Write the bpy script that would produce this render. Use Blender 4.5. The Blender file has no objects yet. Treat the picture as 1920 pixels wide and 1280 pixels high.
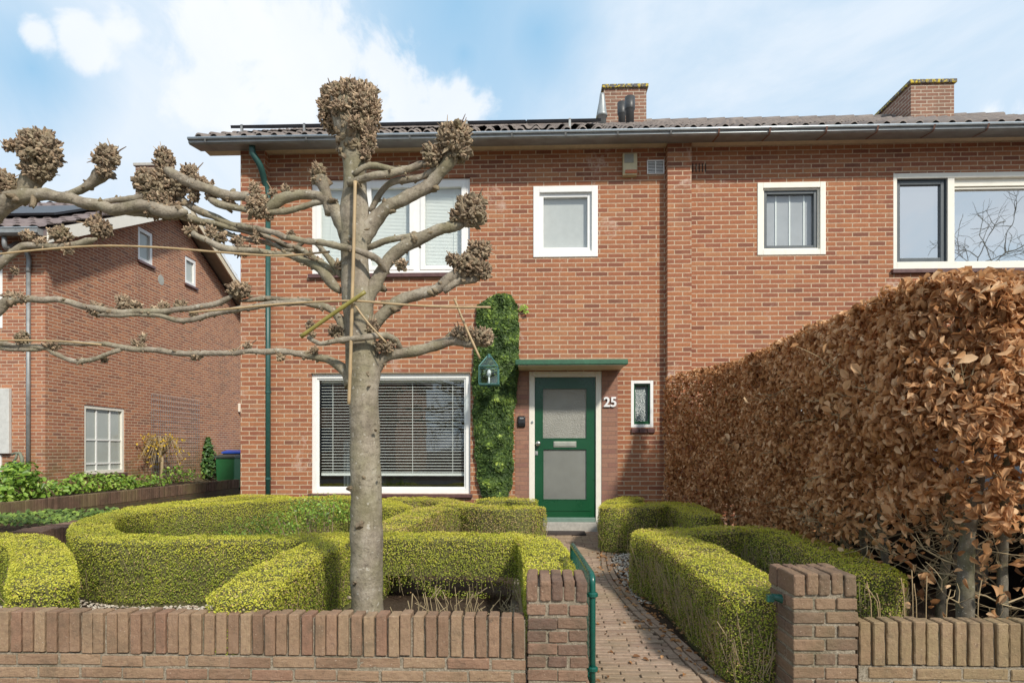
import bpy, bmesh, math, random
import numpy as np
from mathutils import Vector, Matrix, noise as mnoise
random.seed(7); rng = np.random.default_rng(7)
S = bpy.context.scene; COL = S.collection
R = math.radians
# ---------------------------------------------------------------- camera
F = 1200.0; HZ = 842.0; YAW = R(2.13); ZC = 1.12
cam = bpy.data.objects.new('camera', bpy.data.cameras.new('camera')); COL.objects.link(cam)
cam.location = (0, 0, ZC); cam.rotation_euler = (R(90), 0, YAW)
cam.data.sensor_width = 36; cam.data.lens = 36 * F / 1920; cam.data.shift_y = (HZ - 640) / 1920
cam.data.clip_start = 0.05; cam.data.clip_end = 2000
S.camera = cam
# ---------------------------------------------------------------- view, world, sun
S.view_settings.view_transform = 'Standard'; S.view_settings.look = 'None'
S.view_settings.exposure = 0.17; S.view_settings.gamma = 1.0
SUNV = Vector((0.64, -1.0, 0.97)).normalized()
W = bpy.data.worlds.new("World"); S.world = W; W.use_nodes = True
def build_world():
    nt = W.node_tree; N = nt.nodes; L = nt.links; N.clear()
    out = N.new('ShaderNodeOutputWorld'); bg = N.new('ShaderNodeBackground'); bg.inputs[1].default_value = 0.108
    L.new(bg.outputs[0], out.inputs[0])
    sky = N.new('ShaderNodeTexSky'); sky.sky_type = 'NISHITA'; sky.sun_disc = False
    sky.sun_elevation = math.asin(SUNV.z); sky.sun_rotation = math.atan2(SUNV.x, SUNV.y); sky.air_density = 1.0; sky.dust_density = 1.2
    tc = N.new('ShaderNodeTexCoord')
    def math_(op, a, b=None, c=None, clamp=False):
        m = N.new('ShaderNodeMath'); m.operation = op; m.use_clamp = clamp
        for i, v in enumerate((a, b, c)):
            if v is None: continue
            if isinstance(v, (int, float)): m.inputs[i].default_value = v
            else: L.new(v, m.inputs[i])
        return m.outputs[0]
    sep = N.new('ShaderNodeSeparateXYZ'); L.new(tc.outputs['Generated'], sep.inputs[0])
    x, y, z = sep.outputs
    zz = math_('MAXIMUM', z, 0.02)
    # clouds lie on a flat layer high above: project the direction on it
    zd = math_('ADD', zz, 0.10)
    pu = math_('DIVIDE', x, zd); pv = math_('DIVIDE', y, zd)
    cmb = N.new('ShaderNodeCombineXYZ'); L.new(pu, cmb.inputs[0]); L.new(pv, cmb.inputs[1])
    def noise(vec, sc, det, rough, dist=0.0, scl=None):
        n = N.new('ShaderNodeTexNoise'); n.inputs['Scale'].default_value = sc; n.inputs['Detail'].default_value = det
        n.inputs['Roughness'].default_value = rough; n.inputs['Distortion'].default_value = dist
        if scl:
            mp = N.new('ShaderNodeMapping'); mp.inputs['Scale'].default_value = scl; mp.inputs['Rotation'].default_value = (0, 0, 0.5); L.new(vec, mp.inputs[0]); vec = mp.outputs[0]
        L.new(vec, n.inputs['Vector']); return n.outputs[0]
    puff = noise(tc.outputs['Generated'], 9.0, 11, 0.58, 0.35)
    wisp = noise(cmb.outputs[0], 1.1, 7, 0.6, 0.8, (1.0, 0.45, 1.0))
    # cumulus heaps at fixed places of the sky (direction, angular radius)
    cs, sn = math.cos(YAW), math.sin(YAW)
    def dirv(px, py):
        a, b = (px - 960) / F, (HZ - py) / F
        return Vector((cs * a - sn, sn * a + cs, b)).normalized()
    heaps = [(300, 100, .075), (380, 85, .10), (470, 75, .10), (560, 75, .095), (640, 95, .09), (710, 110, .07), (400, 130, .09), (560, 130, .09), (760, 190, .08), (820, 205, .06),
             (700, 200, .07), (370, 195, .05), (430, 200, .07), (150, 65, .032), (180, 105, .036), (215, 120, .034), (70, 65, .022), (350, 160, .07), (620, 160, .08), (740, 150, .07), (860, 200, .05), (540, 190, .08), (790, 225, .08), (1860, 210, .045), (1910, 205, .05)]
    acc = None
    for px, py, r in heaps:
        d = dirv(px, py)
        vm = N.new('ShaderNodeVectorMath'); vm.operation = 'DISTANCE'; vm.inputs[1].default_value = d; L.new(tc.outputs['Generated'], vm.inputs[0])
        t = math_('SUBTRACT', 1.0, math_('DIVIDE', vm.outputs['Value'], r * 0.92))
        acc = t if acc is None else math_('MAXIMUM', acc, t)
    acc = math_('MAXIMUM', acc, -1.5)
    m1 = math_('ADD', acc, math_('MULTIPLY', math_('SUBTRACT', puff, 0.53), 4.6))
    mr = N.new('ShaderNodeMapRange'); mr.interpolation_type = 'SMOOTHSTEP'; mr.inputs[1].default_value = 0.0; mr.inputs[2].default_value = 0.7
    L.new(m1, mr.inputs[0]); cum = mr.outputs[0]
    mr2 = N.new('ShaderNodeMapRange'); mr2.interpolation_type = 'SMOOTHSTEP'; mr2.inputs[1].default_value = 0.40; mr2.inputs[2].default_value = 0.62
    L.new(wisp, mr2.inputs[0])
    # a blue break in the veil high over the middle and left of the view
    gap = None
    for px, py, r in ((860, 5, .24), (1010, 60, .12), (60, 130, .10), (870, 100, .08)):
        vm = N.new('ShaderNodeVectorMath'); vm.operation = 'DISTANCE'; vm.inputs[1].default_value = dirv(px, py); L.new(tc.outputs['Generated'], vm.inputs[0])
        t = math_('SUBTRACT', 1.0, math_('DIVIDE', vm.outputs['Value'], r), clamp=True)
        gap = t if gap is None else math_('MAXIMUM', gap, t)
    veil = math_('MULTIPLY', math_('ADD', math_('MULTIPLY', mr2.outputs[0], 0.40), 0.56), math_('SUBTRACT', 1.0, math_('MULTIPLY', gap, 0.85)))
    # blue of the clear sky
    ce = N.new('ShaderNodeMixRGB'); ce.blend_type = 'MULTIPLY'; ce.inputs[0].default_value = 1.0
    ce.inputs[2].default_value = (1.05, 1.10, 1.0, 1); L.new(sky.outputs[0], ce.inputs[1])
    base = N.new('ShaderNodeMixRGB'); base.inputs[0].default_value = 0.8; base.inputs[2].default_value = (2.8, 5.5, 8.0, 1); L.new(ce.outputs[0], base.inputs[1])
    mv = N.new('ShaderNodeMixRGB'); L.new(veil, mv.inputs[0]); L.new(base.outputs[0], mv.inputs[1]); mv.inputs[2].default_value = (6.9, 7.6, 8.4, 1)
    cl = N.new('ShaderNodeMixRGB'); L.new(noise(tc.outputs['Generated'], 7.0, 6, .6), cl.inputs[0]); cl.inputs[1].default_value = (7.2, 7.7, 8.4, 1); cl.inputs[2].default_value = (8.9, 8.95, 9.0, 1)
    mc = N.new('ShaderNodeMixRGB'); L.new(math_('MULTIPLY', cum, 0.84), mc.inputs[0]); L.new(mv.outputs[0], mc.inputs[1]); L.new(cl.outputs[0], mc.inputs[2])
    L.new(mc.outputs[0], bg.inputs[0])
build_world()
sl = bpy.data.lights.new('sun', 'SUN'); sl.energy = 3.7; sl.angle = R(4.5); sl.color = (1.0, 0.93, 0.82)
sun = bpy.data.objects.new('sun', sl); COL.objects.link(sun); sun.rotation_euler = SUNV.to_track_quat('Z', 'Y').to_euler(); sun.location = (20, -25, 30)

# ---------------------------------------------------------------- geometry helpers
cs, sn = math.cos(YAW), math.sin(YAW)
def U(px, py, Y=None, X=None, Z=None):
    """point of the place seen at a photo pixel, on a known plane"""
    a, b = (px - 960) / F, (HZ - py) / F
    d = Vector((cs * a - sn, sn * a + cs, b))
    t = Y / d.y if Y is not None else (X / d.x if X is not None else (Z - ZC) / d.z)
    return Vector((d.x * t, d.y * t, ZC + d.z * t))
def gz(Y): return -0.024 * (8.84 - min(max(Y, 2.4), 8.84))
class MB:
    def __init__(s): s.v = []; s.f = []; s.m = []
    def add(s, vs, fs, m=0):
        o = len(s.v); s.v.extend([tuple(v) for v in vs]); s.f.extend([tuple(i + o for i in f) for f in fs]); s.m.extend([m] * len(fs)); return s
    def box(s, x0, x1, y0, y1, z0, z1, m=0, M=None):
        vs = [(x, y, z) for z in (z0, z1) for y in (y0, y1) for x in (x0, x1)]
        if M is not None: vs = [M @ Vector(v) for v in vs]
        return s.add(vs, [(0, 2, 3, 1), (4, 5, 7, 6), (0, 1, 5, 4), (2, 6, 7, 3), (0, 4, 6, 2), (1, 3, 7, 5)], m)
    def tube(s, pts, rad, n=8, m=0, cap=True, jit=0.0):
        pts = [Vector(p) for p in pts]; k = len(pts)
        if isinstance(rad, (int, float)): rad = [rad] * k
        t0 = (pts[1] - pts[0]).normalized(); up = Vector((0, 0, 1)) if abs(t0.z) < 0.9 else Vector((0, 1, 0))
        nrm = t0.cross(up).normalized(); vs = []; fs = []
        for i, p in enumerate(pts):
            t = (pts[min(i + 1, k - 1)] - pts[max(i - 1, 0)])
            t = t.normalized() if t.length > 1e-9 else t0
            nrm = (nrm - t * nrm.dot(t)); nrm = nrm.normalized() if nrm.length > 1e-6 else t.orthogonal().normalized()
            b = t.cross(nrm)
            for j in range(n):
                a = 2 * math.pi * j / n; d = nrm * math.cos(a) + b * math.sin(a)
                r = rad[i]
                if jit: r *= 1 + jit * mnoise.noise((p + d * r) * 22) + jit * .8 * mnoise.noise((p + d * r) * 6)
                vs.append(p + d * r)
        for i in range(k - 1):
            for j in range(n):
                a, b2 = i * n + j, i * n + (j + 1) % n
                fs.append((a, b2, b2 + n, a + n))
        if cap: fs.append(tuple(range(n - 1, -1, -1))); fs.append(tuple((k - 1) * n + j for j in range(n)))
        return s.add(vs, fs, m)
    def cyl(s, p, r, h, n=20, m=0, r2=None):
        return s.tube([p, Vector(p) + Vector((0, 0, h))], [r, r if r2 is None else r2], n, m)
    def prism(s, poly, axis, a0, a1, m=0):
        """poly: list of 2-D points; axis 'x': (y,z) extruded along x ; 'y': (x,z) ; 'z': (x,y)"""
        n = len(poly)
        def P(q, a): return {'x': (a, q[0], q[1]), 'y': (q[0], a, q[1]), 'z': (q[0], q[1], a)}[axis]
        vs = [P(q, a0) for q in poly] + [P(q, a1) for q in poly]
        fs = [tuple(range(n)), tuple(range(2 * n - 1, n - 1, -1))] + [((i + 1) % n, i, i + n, (i + 1) % n + n) for i in range(n)]
        return s.add(vs, fs, m)
    def obj(s, name, mats, parent=None, smooth=False, bevel=0, seg=2, recalc=True):
        me = bpy.data.meshes.new(name); me.from_pydata(s.v, [], s.f)
        if not isinstance(mats, (list, tuple)): mats = [mats]
        for q in mats: me.materials.append(q)
        if any(s.m): me.polygons.foreach_set('material_index', s.m)
        if recalc:
            bm = bmesh.new(); bm.from_mesh(me); bmesh.ops.recalc_face_normals(bm, faces=bm.faces); bm.to_mesh(me); bm.free()
        if smooth: me.polygons.foreach_set('use_smooth', [True] * len(me.polygons))
        me.update(); return link(name, me, parent, bevel, seg)
def link(name, me, parent=None, bevel=0, seg=2):
    o = bpy.data.objects.new(name, me); COL.objects.link(o)
    if parent is not None: adopt(o, parent)
    if bevel:
        b = o.modifiers.new('bevel', 'BEVEL'); b.width = bevel; b.segments = seg; b.limit_method = 'ANGLE'; b.angle_limit = R(40)
    return o
def adopt(o, parent):
    o.parent = parent; T = Matrix.Identity(4); q = parent
    while q is not None:
        T = Matrix.Translation(q.location) @ T if q.type == 'EMPTY' else T; q = q.parent
    if parent.type == 'EMPTY': o.matrix_parent_inverse = Matrix.Translation(parent.location).inverted()
def tag(o, label, cat, group=None, kind=None):
    if label: o['label'] = label
    if cat: o['category'] = cat
    if group: o['group'] = group
    if kind: o['kind'] = kind
    return o
def struct(o): o['kind'] = 'structure'; return o
def thing(name, label, cat, loc, group=None):
    o = bpy.data.objects.new(name, None); COL.objects.link(o); o.location = loc; o.empty_display_size = 0.2
    return tag(o, label, cat, group)
def npmesh(name, verts, faces, mats, parent=None, tint=None, smooth=False, matidx=None):
    """faces: (n,k) int array"""
    me = bpy.data.meshes.new(name); n, k = faces.shape
    me.vertices.add(len(verts)); me.vertices.foreach_set('co', np.ascontiguousarray(verts, dtype=np.float32).ravel())
    me.loops.add(n * k); me.loops.foreach_set('vertex_index', np.ascontiguousarray(faces, dtype=np.int32).ravel())
    me.polygons.add(n); me.polygons.foreach_set('loop_start', np.arange(0, n * k, k, dtype=np.int32))
    me.polygons.foreach_set('loop_total', np.full(n, k, dtype=np.int32))
    if smooth: me.polygons.foreach_set('use_smooth', np.ones(n, dtype=bool))
    me.update(calc_edges=True); me.validate()
    if tint is not None:
        a = me.attributes.new('tint', 'FLOAT', 'FACE'); a.data.foreach_set('value', np.ascontiguousarray(tint, dtype=np.float32))
    if not isinstance(mats, (list, tuple)): mats = [mats]
    for q in mats: me.materials.append(q)
    return link(name, me, parent)
def unit(a): return a / np.maximum(np.linalg.norm(a, axis=1, keepdims=True), 1e-9)
def leaves(name, P, Nn, size, tmpl, tfaces, mat, parent, spread=0.7, tint=None, down=0.0):
    """a leaf-shaped patch at each P, its face turned roughly to Nn"""
    n = len(P); size = np.broadcast_to(size, (n,))
    nn = unit(np.asarray(Nn) + rng.normal(0, spread, (n, 3)))
    g = rng.normal(0, 1, (n, 3)); g[:, 2] -= down
    u = unit(g - nn * (g * nn).sum(1, keepdims=True)); v = np.cross(nn, u)
    t = np.asarray(tmpl); k = len(t)
    V = P[:, None, :] + size[:, None, None] * (t[None, :, 0, None] * u[:, None, :] + t[None, :, 1, None] * v[:, None, :] + t[None, :, 2, None] * nn[:, None, :])
    Fc = (np.asarray(tfaces)[None] + (np.arange(n) * k)[:, None, None]).reshape(-1, len(tfaces[0]))
    if tint is None: tint = rng.random(n)
    return npmesh(name, V.reshape(-1, 3), Fc, mat, parent, np.repeat(tint, len(tfaces)))
BOXLEAF = ([(-.5, 0, 0), (0, -.3, .06), (.5, 0, 0), (0, .3, .06)], [(0, 1, 2, 3)])
IVY = ([(-.5, 0, .05), (-.2, -.45, -.05), (.15, -.3, 0), (.6, 0, -.1), (.15, .3, 0), (-.2, .45, -.05), (-.1, 0, .08)], [(0, 1, 2, 6), (6, 2, 3, 4), (6, 4, 5, 0)])
BEECH = ([(-.5, 0, 0), (-.22, -.27, .10), (.15, -.30, .14), (.42, -.12, .05), (.62, 0, -.10), (.42, .12, .03), (.15, .30, .10), (-.22, .27, .14), (-.2, 0, .0), (.15, 0, -.02)],
         [(0, 1, 8, 8), (0, 8, 7, 7), (1, 2, 9, 8), (8, 9, 6, 7), (2, 3, 4, 9), (9, 4, 5, 6)])
BEECH = ([(a, b * .95, c * 2.0 + .25 * a * a) for a, b, c in BEECH[0]], [(0, 1, 8), (0, 8, 7), (1, 2, 9), (1, 9, 8), (8, 9, 6), (8, 6, 7), (2, 3, 9), (3, 4, 9), (9, 4, 5), (9, 5, 6)])
def smoothline(pts, step=0.05):
    """Catmull-Rom through tuples of any length"""
    P = [np.array(p, float) for p in pts]
    if len(P) < 3: P = [P[0], (P[0] + P[-1]) / 2, P[-1]]
    P = [2 * P[0] - P[1]] + P + [2 * P[-1] - P[-2]]; out = []
    for i in range(1, len(P) - 2):
        a, b, c, d = P[i - 1:i + 3]; L = np.linalg.norm((c - b)[:3]); n = max(2, int(L / step))
        for j in range(n):
            t = j / n; out.append(.5 * (2 * b + (c - a) * t + (2 * a - 5 * b + 4 * c - d) * t * t + (3 * b - a - 3 * c + d) * t ** 3))
    out.append(P[-2]); return out
# ---------------------------------------------------------------- materials
class NT:
    def __init__(s, name):
        s.mat = bpy.data.materials.new(name); s.mat.use_nodes = True; s.nt = s.mat.node_tree; s.N = s.nt.nodes; s.L = s.nt.links
        s.b = s.N['Principled BSDF']; s.tc = None
    def new(s, t, **k):
        n = s.N.new(t)
        for a, v in k.items(): setattr(n, a, v)
        return n
    def put(s, sock, v):
        if v is None: return
        if isinstance(v, bpy.types.NodeSocket): s.L.new(v, sock)
        elif isinstance(v, (tuple, list)) and len(v) == 3 and sock.type == 'RGBA': sock.default_value = (*v, 1)
        else: sock.default_value = v
    def coord(s, which='Object'):
        if s.tc is None: s.tc = s.new('ShaderNodeTexCoord')
        return s.tc.outputs[which]
    def math(s, op, a, b=None, clamp=False):
        n = s.new('ShaderNodeMath', operation=op); n.use_clamp = clamp; s.put(n.inputs[0], a); s.put(n.inputs[1], b); return n.outputs[0]
    def noise(s, sc, det=4, rough=.6, vec=None, scl=None, dist=0, col=False):
        n = s.new('ShaderNodeTexNoise'); n.inputs['Scale'].default_value = sc; n.inputs['Detail'].default_value = det
        n.inputs['Roughness'].default_value = rough; n.inputs['Distortion'].default_value = dist
        v = vec or s.coord()
        if scl: mp = s.new('ShaderNodeMapping'); mp.inputs['Scale'].default_value = scl; s.L.new(v, mp.inputs[0]); v = mp.outputs[0]
        s.L.new(v, n.inputs['Vector']); return n.outputs[1 if col else 0]
    def ramp(s, f, stops, interp='LINEAR'):
        r = s.new('ShaderNodeValToRGB'); r.color_ramp.interpolation = interp; e = r.color_ramp.elements
        while len(e) < len(stops): e.new(0.5)
        for q, (p, c) in zip(e, stops): q.position = p; q.color = (*c, 1) if len(c) == 3 else c
        s.put(r.inputs[0], f); return r.outputs[0]
    def rng_(s, f, a, b, c=0.0, d=1.0):
        m = s.new('ShaderNodeMapRange'); s.put(m.inputs[0], f)
        for i, v in enumerate((a, b, c, d)): m.inputs[i + 1].default_value = v
        return m.outputs[0]
    def mix(s, f, a, b, mode='MIX'):
        m = s.new('ShaderNodeMixRGB', blend_type=mode); s.put(m.inputs[0], f); s.put(m.inputs[1], a); s.put(m.inputs[2], b); return m.outputs[0]
    def bump(s, h, strength=.3, dist=.01, nrm=None):
        n = s.new('ShaderNodeBump'); n.inputs['Strength'].default_value = strength; n.inputs['Distance'].default_value = dist
        s.L.new(h, n.inputs['Height'])
        if nrm is not None: s.L.new(nrm, n.inputs['Normal'])
        return n.outputs[0]
    def done(s, col=None, rough=None, nrm=None, metal=None, spec=None):
        s.put(s.b.inputs['Base Color'], col); s.put(s.b.inputs['Roughness'], rough); s.put(s.b.inputs['Metallic'], metal)
        if spec is not None: s.b.inputs['Specular IOR Level'].default_value = spec
        if nrm is not None: s.L.new(nrm, s.b.inputs['Normal'])
        return s.mat
def plain(name, col, rough=.5, metal=0.0, var=.12, sc=12, bump=0.05, spec=.5):
    t = NT(name); n = t.noise(sc, 5, .65); n2 = t.noise(sc * .12, 3, .5)
    c = t.mix(t.rng_(n, .3, .7, 0, 1), tuple(x * (1 - var) for x in col), tuple(min(1, x * (1 + var)) for x in col))
    c = t.mix(t.rng_(n2, .35, .7, 0, var * 1.5), c, tuple(x * .6 for x in col))
    return t.done(c, t.rng_(n, .2, .8, max(0, rough - .08), min(1, rough + .1)), t.bump(n, bump, .004) if bump else None, metal, spec)
def brickmat(name, stops, mortar, bw=.22, rh=.0625, ms=.0085, bump=.6, stain=(.10, .075, .055), stain_lo=.52, moss=None, pale=0.0, side_only=None, rough=.85):
    t = NT(name); co = t.coord(); sp = t.new('ShaderNodeSeparateXYZ'); t.L.new(co, sp.inputs[0]); x, y, z = sp.outputs
    ge = t.new('ShaderNodeNewGeometry'); sn_ = t.new('ShaderNodeSeparateXYZ'); t.L.new(ge.outputs['True Normal'], sn_.inputs[0])
    isx = t.math('GREATER_THAN', t.math('ABSOLUTE', sn_.outputs[0]), .6)
    u = t.new('ShaderNodeMix'); t.L.new(isx, u.inputs[0]); t.L.new(x, u.inputs[2]); t.L.new(y, u.inputs[3])
    dn = t.noise(18, 2, .5, col=True); ds = t.new('ShaderNodeSeparateXYZ'); t.L.new(dn, ds.inputs[0])
    dn2 = t.noise(1.3, 2, .5)
    uu = t.math('ADD', u.outputs[0], t.math('MULTIPLY', t.math('SUBTRACT', ds.outputs[0], .5), .006))
    vv = t.math('ADD', t.math('ADD', z, t.math('MULTIPLY', t.math('SUBTRACT', ds.outputs[1], .5), .004)), t.math('MULTIPLY', dn2, .006))
    cb = t.new('ShaderNodeCombineXYZ'); t.L.new(uu, cb.inputs[0]); t.L.new(vv, cb.inputs[1])
    bt = t.new('ShaderNodeTexBrick'); bt.offset = .5; t.L.new(cb.outputs[0], bt.inputs['Vector'])
    bt.inputs['Color1'].default_value = (0, 0, 0, 1); bt.inputs['Color2'].default_value = (1, 1, 1, 1); bt.inputs['Mortar'].default_value = (.5, .5, .5, 1)
    for k, v in (('Scale', 1), ('Mortar Size', ms), ('Mortar Smooth', .25), ('Bias', 0), ('Brick Width', bw), ('Row Height', rh)): bt.inputs[k].default_value = v
    c = t.ramp(bt.outputs[0], stops); fine = t.noise(60, 6, .7); med = t.noise(9, 4, .6)
    c = t.mix(t.rng_(fine, .35, .75, 0, .38), c, (.10, .04, .03))
    c = t.mix(t.rng_(med, .55, .8, 0, .35), c, (.52, .27, .15))
    mo = t.mix(t.rng_(t.noise(30, 4, .6), .3, .7), tuple(k * .75 for k in mortar), tuple(min(1, k * 1.15) for k in mortar))
    c = t.mix(bt.outputs['Fac'], c, mo)
    big = t.math('ADD', t.math('MULTIPLY', t.noise(.8, 5, .62), .6), t.math('MULTIPLY', t.noise(2.2, 5, .65, scl=(1.6, 1.6, .35)), .4))
    c = t.mix(t.rng_(big, stain_lo, .8, 0, .55), c, stain)
    if pale:
        c = t.mix(t.math('MULTIPLY', t.rng_(t.noise(1.7, 6, .75, dist=.5), .6, .72), pale), c, (.58, .44, .36))
    if moss:
        zz = t.math('ADD', z, t.math('MULTIPLY', t.noise(3, 4, .6), .5))
        c = t.mix(t.math('MULTIPLY', t.rng_(zz, moss[0], moss[1], 1, 0), t.rng_(t.noise(6, 4, .6), .35, .65)), c, (.13, .13, .045))
    h = t.math('SUBTRACT', t.math('MULTIPLY', fine, .25), bt.outputs['Fac'])
    return t.done(c, rough, t.bump(h, bump, .008), spec=.25)
BR = [(p, (c[0] * 1.0, c[1] * .98, c[2] * .90)) for p, c in [(0, (.21, .09, .062)), (.1, (.29, .11, .07)), (.35, (.36, .14, .078)), (.55, (.415, .172, .088)), (.75, (.34, .133, .076)), (.9, (.455, .21, .11)), (1, (.30, .135, .09))]]
M = {}
M['brick'] = brickmat('facade brick', BR, (.53, .39, .27), pale=.8, ms=.0078, stain_lo=.56)
BR2 = [(0, (.40, .17, .105)), (.3, (.31, .13, .085)), (.55, (.48, .215, .12)), (.8, (.38, .165, .10)), (1, (.24, .12, .09))]; BR2 = [(p, (c[0] * 1.08, c[1] * 1.04, c[2] * .98)) for p, c in BR2]
M['brick2'] = brickmat('neighbour brick', BR2, (.56, .42, .30), moss=(.3, 1.7), pale=.2)
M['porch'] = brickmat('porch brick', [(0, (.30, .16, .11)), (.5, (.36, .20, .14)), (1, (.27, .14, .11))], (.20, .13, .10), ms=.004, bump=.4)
M['chim'] = brickmat('chimney brick', [(0, (.22, .12, .085)), (.5, (.31, .17, .115)), (1, (.26, .13, .09))], (.50, .42, .33), rh=.067)
M['lowwall'] = brickmat('old wall brick', [(0, (.10, .065, .045)), (.5, (.14, .09, .06)), (1, (.08, .055, .04))], (.10, .085, .06), moss=(.0, .8), bw=.22)
M['darkin'] = plain('dark cavity', (.02, .02, .02), .9, bump=0)
def island_brick(name, stops, dirt=(.10, .08, .055), moss=0.0):
    t = NT(name); ge = t.new('ShaderNodeNewGeometry'); c = t.ramp(ge.outputs['Random Per Island'], stops)
    a = t.noise(45, 8, .72); b = t.noise(7, 5, .65); d = t.noise(120, 3, .6); big = t.noise(1.6, 4, .6)
    c = t.mix(t.rng_(a, .35, .72, 0, .55), c, (.17, .095, .065)); c = t.mix(t.rng_(b, .50, .75, 0, .4), c, (.34, .23, .16)); c = t.mix(t.rng_(t.noise(26, 5, .7, dist=1.5), .58, .66, 0, .5), c, (.12, .085, .065))
    c = t.mix(t.rng_(b, .50, .25, 0, .6), c, dirt); c = t.mix(t.rng_(d, .66, .74, 0, .7), c, (.62, .52, .42))
    if moss: c = t.mix(t.math('MULTIPLY', t.rng_(big, .42, .62), moss), c, (.24, .20, .095))
    h = t.math('ADD', t.math('MULTIPLY', a, .7), t.math('MULTIPLY', d, .4))
    return t.done(c, .9, t.bump(h, 1.0, .007), spec=.15)
WB = [(0, (.285, .19, .12)), (.25, (.22, .14, .09)), (.45, (.31, .21, .13)), (.65, (.35, .25, .155)), (.82, (.265, .15, .10)), (1, (.31, .225, .14))]
PB = [(0, (.17, .115, .08)), (.3, (.22, .14, .095)), (.55, (.135, .092, .072)), (.8, (.27, .175, .115)), (1, (.23, .14, .10))]
M['wallbrick'] = island_brick('clinker wall brick', WB)
M['wallbrick_y'] = island_brick('weathered clinker brick', [(p, (c[0] * 1.0, c[1] * 1.06, c[2] * .98)) for p, c in WB], moss=.4)
M['pillar'] = island_brick('pillar brick', PB); M['pillar_y'] = island_brick('weathered pillar brick', PB, moss=.22)
M['paver'] = island_brick('path clinker', [(0, (.33, .24, .18)), (.3, (.44, .33, .25)), (.6, (.38, .28, .21)), (1, (.30, .215, .165))], dirt=(.17, .135, .09), moss=.25)
def mortar():
    t = NT('rough mortar'); a = t.noise(90, 6, .7); c = t.ramp(a, [(.3, (.17, .14, .10)), (.55, (.34, .29, .22)), (.75, (.50, .45, .36))]); c = t.mix(t.rng_(t.noise(5, 4, .6), .5, .7, 0, .7), c, (.12, .11, .06))
    return t.done(c, .95, t.bump(a, 1, .01), spec=.1)
M['mortar'] = mortar()
def soil():
    t = NT('soil'); a = t.noise(40, 8, .7); b = t.noise(3, 4, .6); c = t.ramp(a, [(.3, (.035, .024, .016)), (.6, (.09, .06, .042)), (.8, (.16, .12, .09))]); c = t.mix(t.rng_(b, .4, .7, 0, .4), c, (.12, .10, .07))
    return t.done(c, .95, t.bump(a, 1, .03), spec=.1)
M['soil'] = soil()
def gravelm():
    t = NT('pebbles'); ge = t.new('ShaderNodeNewGeometry'); c = t.ramp(ge.outputs['Random Per Island'], [(0, (.20, .165, .13)), (.4, (.52, .46, .38)), (.7, (.70, .65, .56)), (1, (.30, .22, .15))])
    return t.done(t.mix(t.rng_(t.noise(80, 4), .4, .7, 0, .3), c, (.2, .17, .13)), .85)
M['pebble'] = gravelm()
M['paving'] = brickmat('pavement slabs', [(0, (.30, .28, .25)), (1, (.38, .35, .31))], (.14, .12, .1), bw=.3, rh=.3, ms=.006)
M['white'] = plain('white frame paint', (.83, .83, .81), .35, var=.03, bump=.02)
M['cream'] = plain('cream frame paint', (.80, .77, .68), .38, var=.04, bump=.02)
M['beige'] = plain('beige board paint', (.72, .60, .42), .5, var=.12)
M['greysash'] = plain('dark grey sash paint', (.075, .09, .10), .4, var=.05, bump=0)
M['greysash2'] = plain('mid grey sash paint', (.20, .225, .23), .4, var=.05, bump=0)
M['zinc'] = plain('weathered zinc', (.30, .31, .31), .5, .35, var=.25, sc=7, bump=.05)
M['zincl'] = plain('bright zinc lip', (.50, .54, .56), .35, .6, var=.1, sc=9, bump=.03)
M['rust'] = plain('rusty bracket', (.22, .12, .09), .8, var=.3)
M['greenpaint'] = plain('green door paint', (.006, .072, .026), .28, var=.1, sc=3, bump=.02)
M['greenold'] = plain('flaking green paint', (.022, .10, .05), .55, var=.35, sc=30, bump=.3)
M['greenpipe'] = plain('dark green pipe paint', (.025, .085, .075), .4, var=.15, bump=.05)
M['gategreen'] = plain('glossy green gate paint', (.006, .085, .062), .25, var=.12, sc=20, bump=.06)
M['verdigris'] = plain('blue green lantern copper', (.075, .20, .19), .5, .3, var=.2)
M['plastic'] = plain('black plastic', (.018, .018, .02), .35, bump=0)
M['steel'] = plain('satin steel', (.55, .54, .50), .3, .9, var=.05, bump=0)
M['brass'] = plain('letter plate metal', (.52, .52, .44), .35, .7, var=.1, bump=0)
M['concrete'] = plain('stone sill', (.42, .40, .36), .8, var=.2, sc=25, bump=.3)
M['sill'] = plain('brown glazed sill tile', (.12, .06, .055), .35, var=.25, sc=20)
M['mat'] = plain('brown rubber doormat', (.07, .055, .05), .95, var=.3, sc=60, bump=.8)
M['orange'] = plain('orange strobe lens', (.45, .12, .03), .2, var=.1, bump=0)
M['lens'] = plain('grey lens', (.28, .27, .22), .3, bump=0)
M['cap'] = None
def capm():
    t = NT('mossy coping'); a = t.noise(20, 4, .6); c = t.mix(t.rng_(a, .50, .58), (.13, .12, .11), (.55, .42, .05)); return t.done(c, .9, t.bump(a, .5, .01))
M['cap'] = capm()
def tilem(name, a, b):
    t = NT(name); ge = t.noise(4, 3, .6); n = t.noise(35, 6, .7)
    c = t.mix(t.rng_(ge, .35, .65), a, b); c = t.mix(t.rng_(n, .55, .75, 0, .6), c, (.30, .26, .19)); return t.done(c, .75, t.bump(n, .3, .01), spec=.4)
M['tile'] = tilem('grey brown concrete tile', (.15, .125, .115), (.22, .185, .165)); M['tile2'] = tilem('plum grey roof tile', (.15, .115, .115), (.20, .16, .155))
def panelm():
    t = NT('solar cell glass'); return t.done((.012, .016, .045), .12, spec=.7)
M['solar'] = panelm(); M['black'] = plain('black anodised frame', (.02, .02, .025), .4, bump=0)
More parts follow.
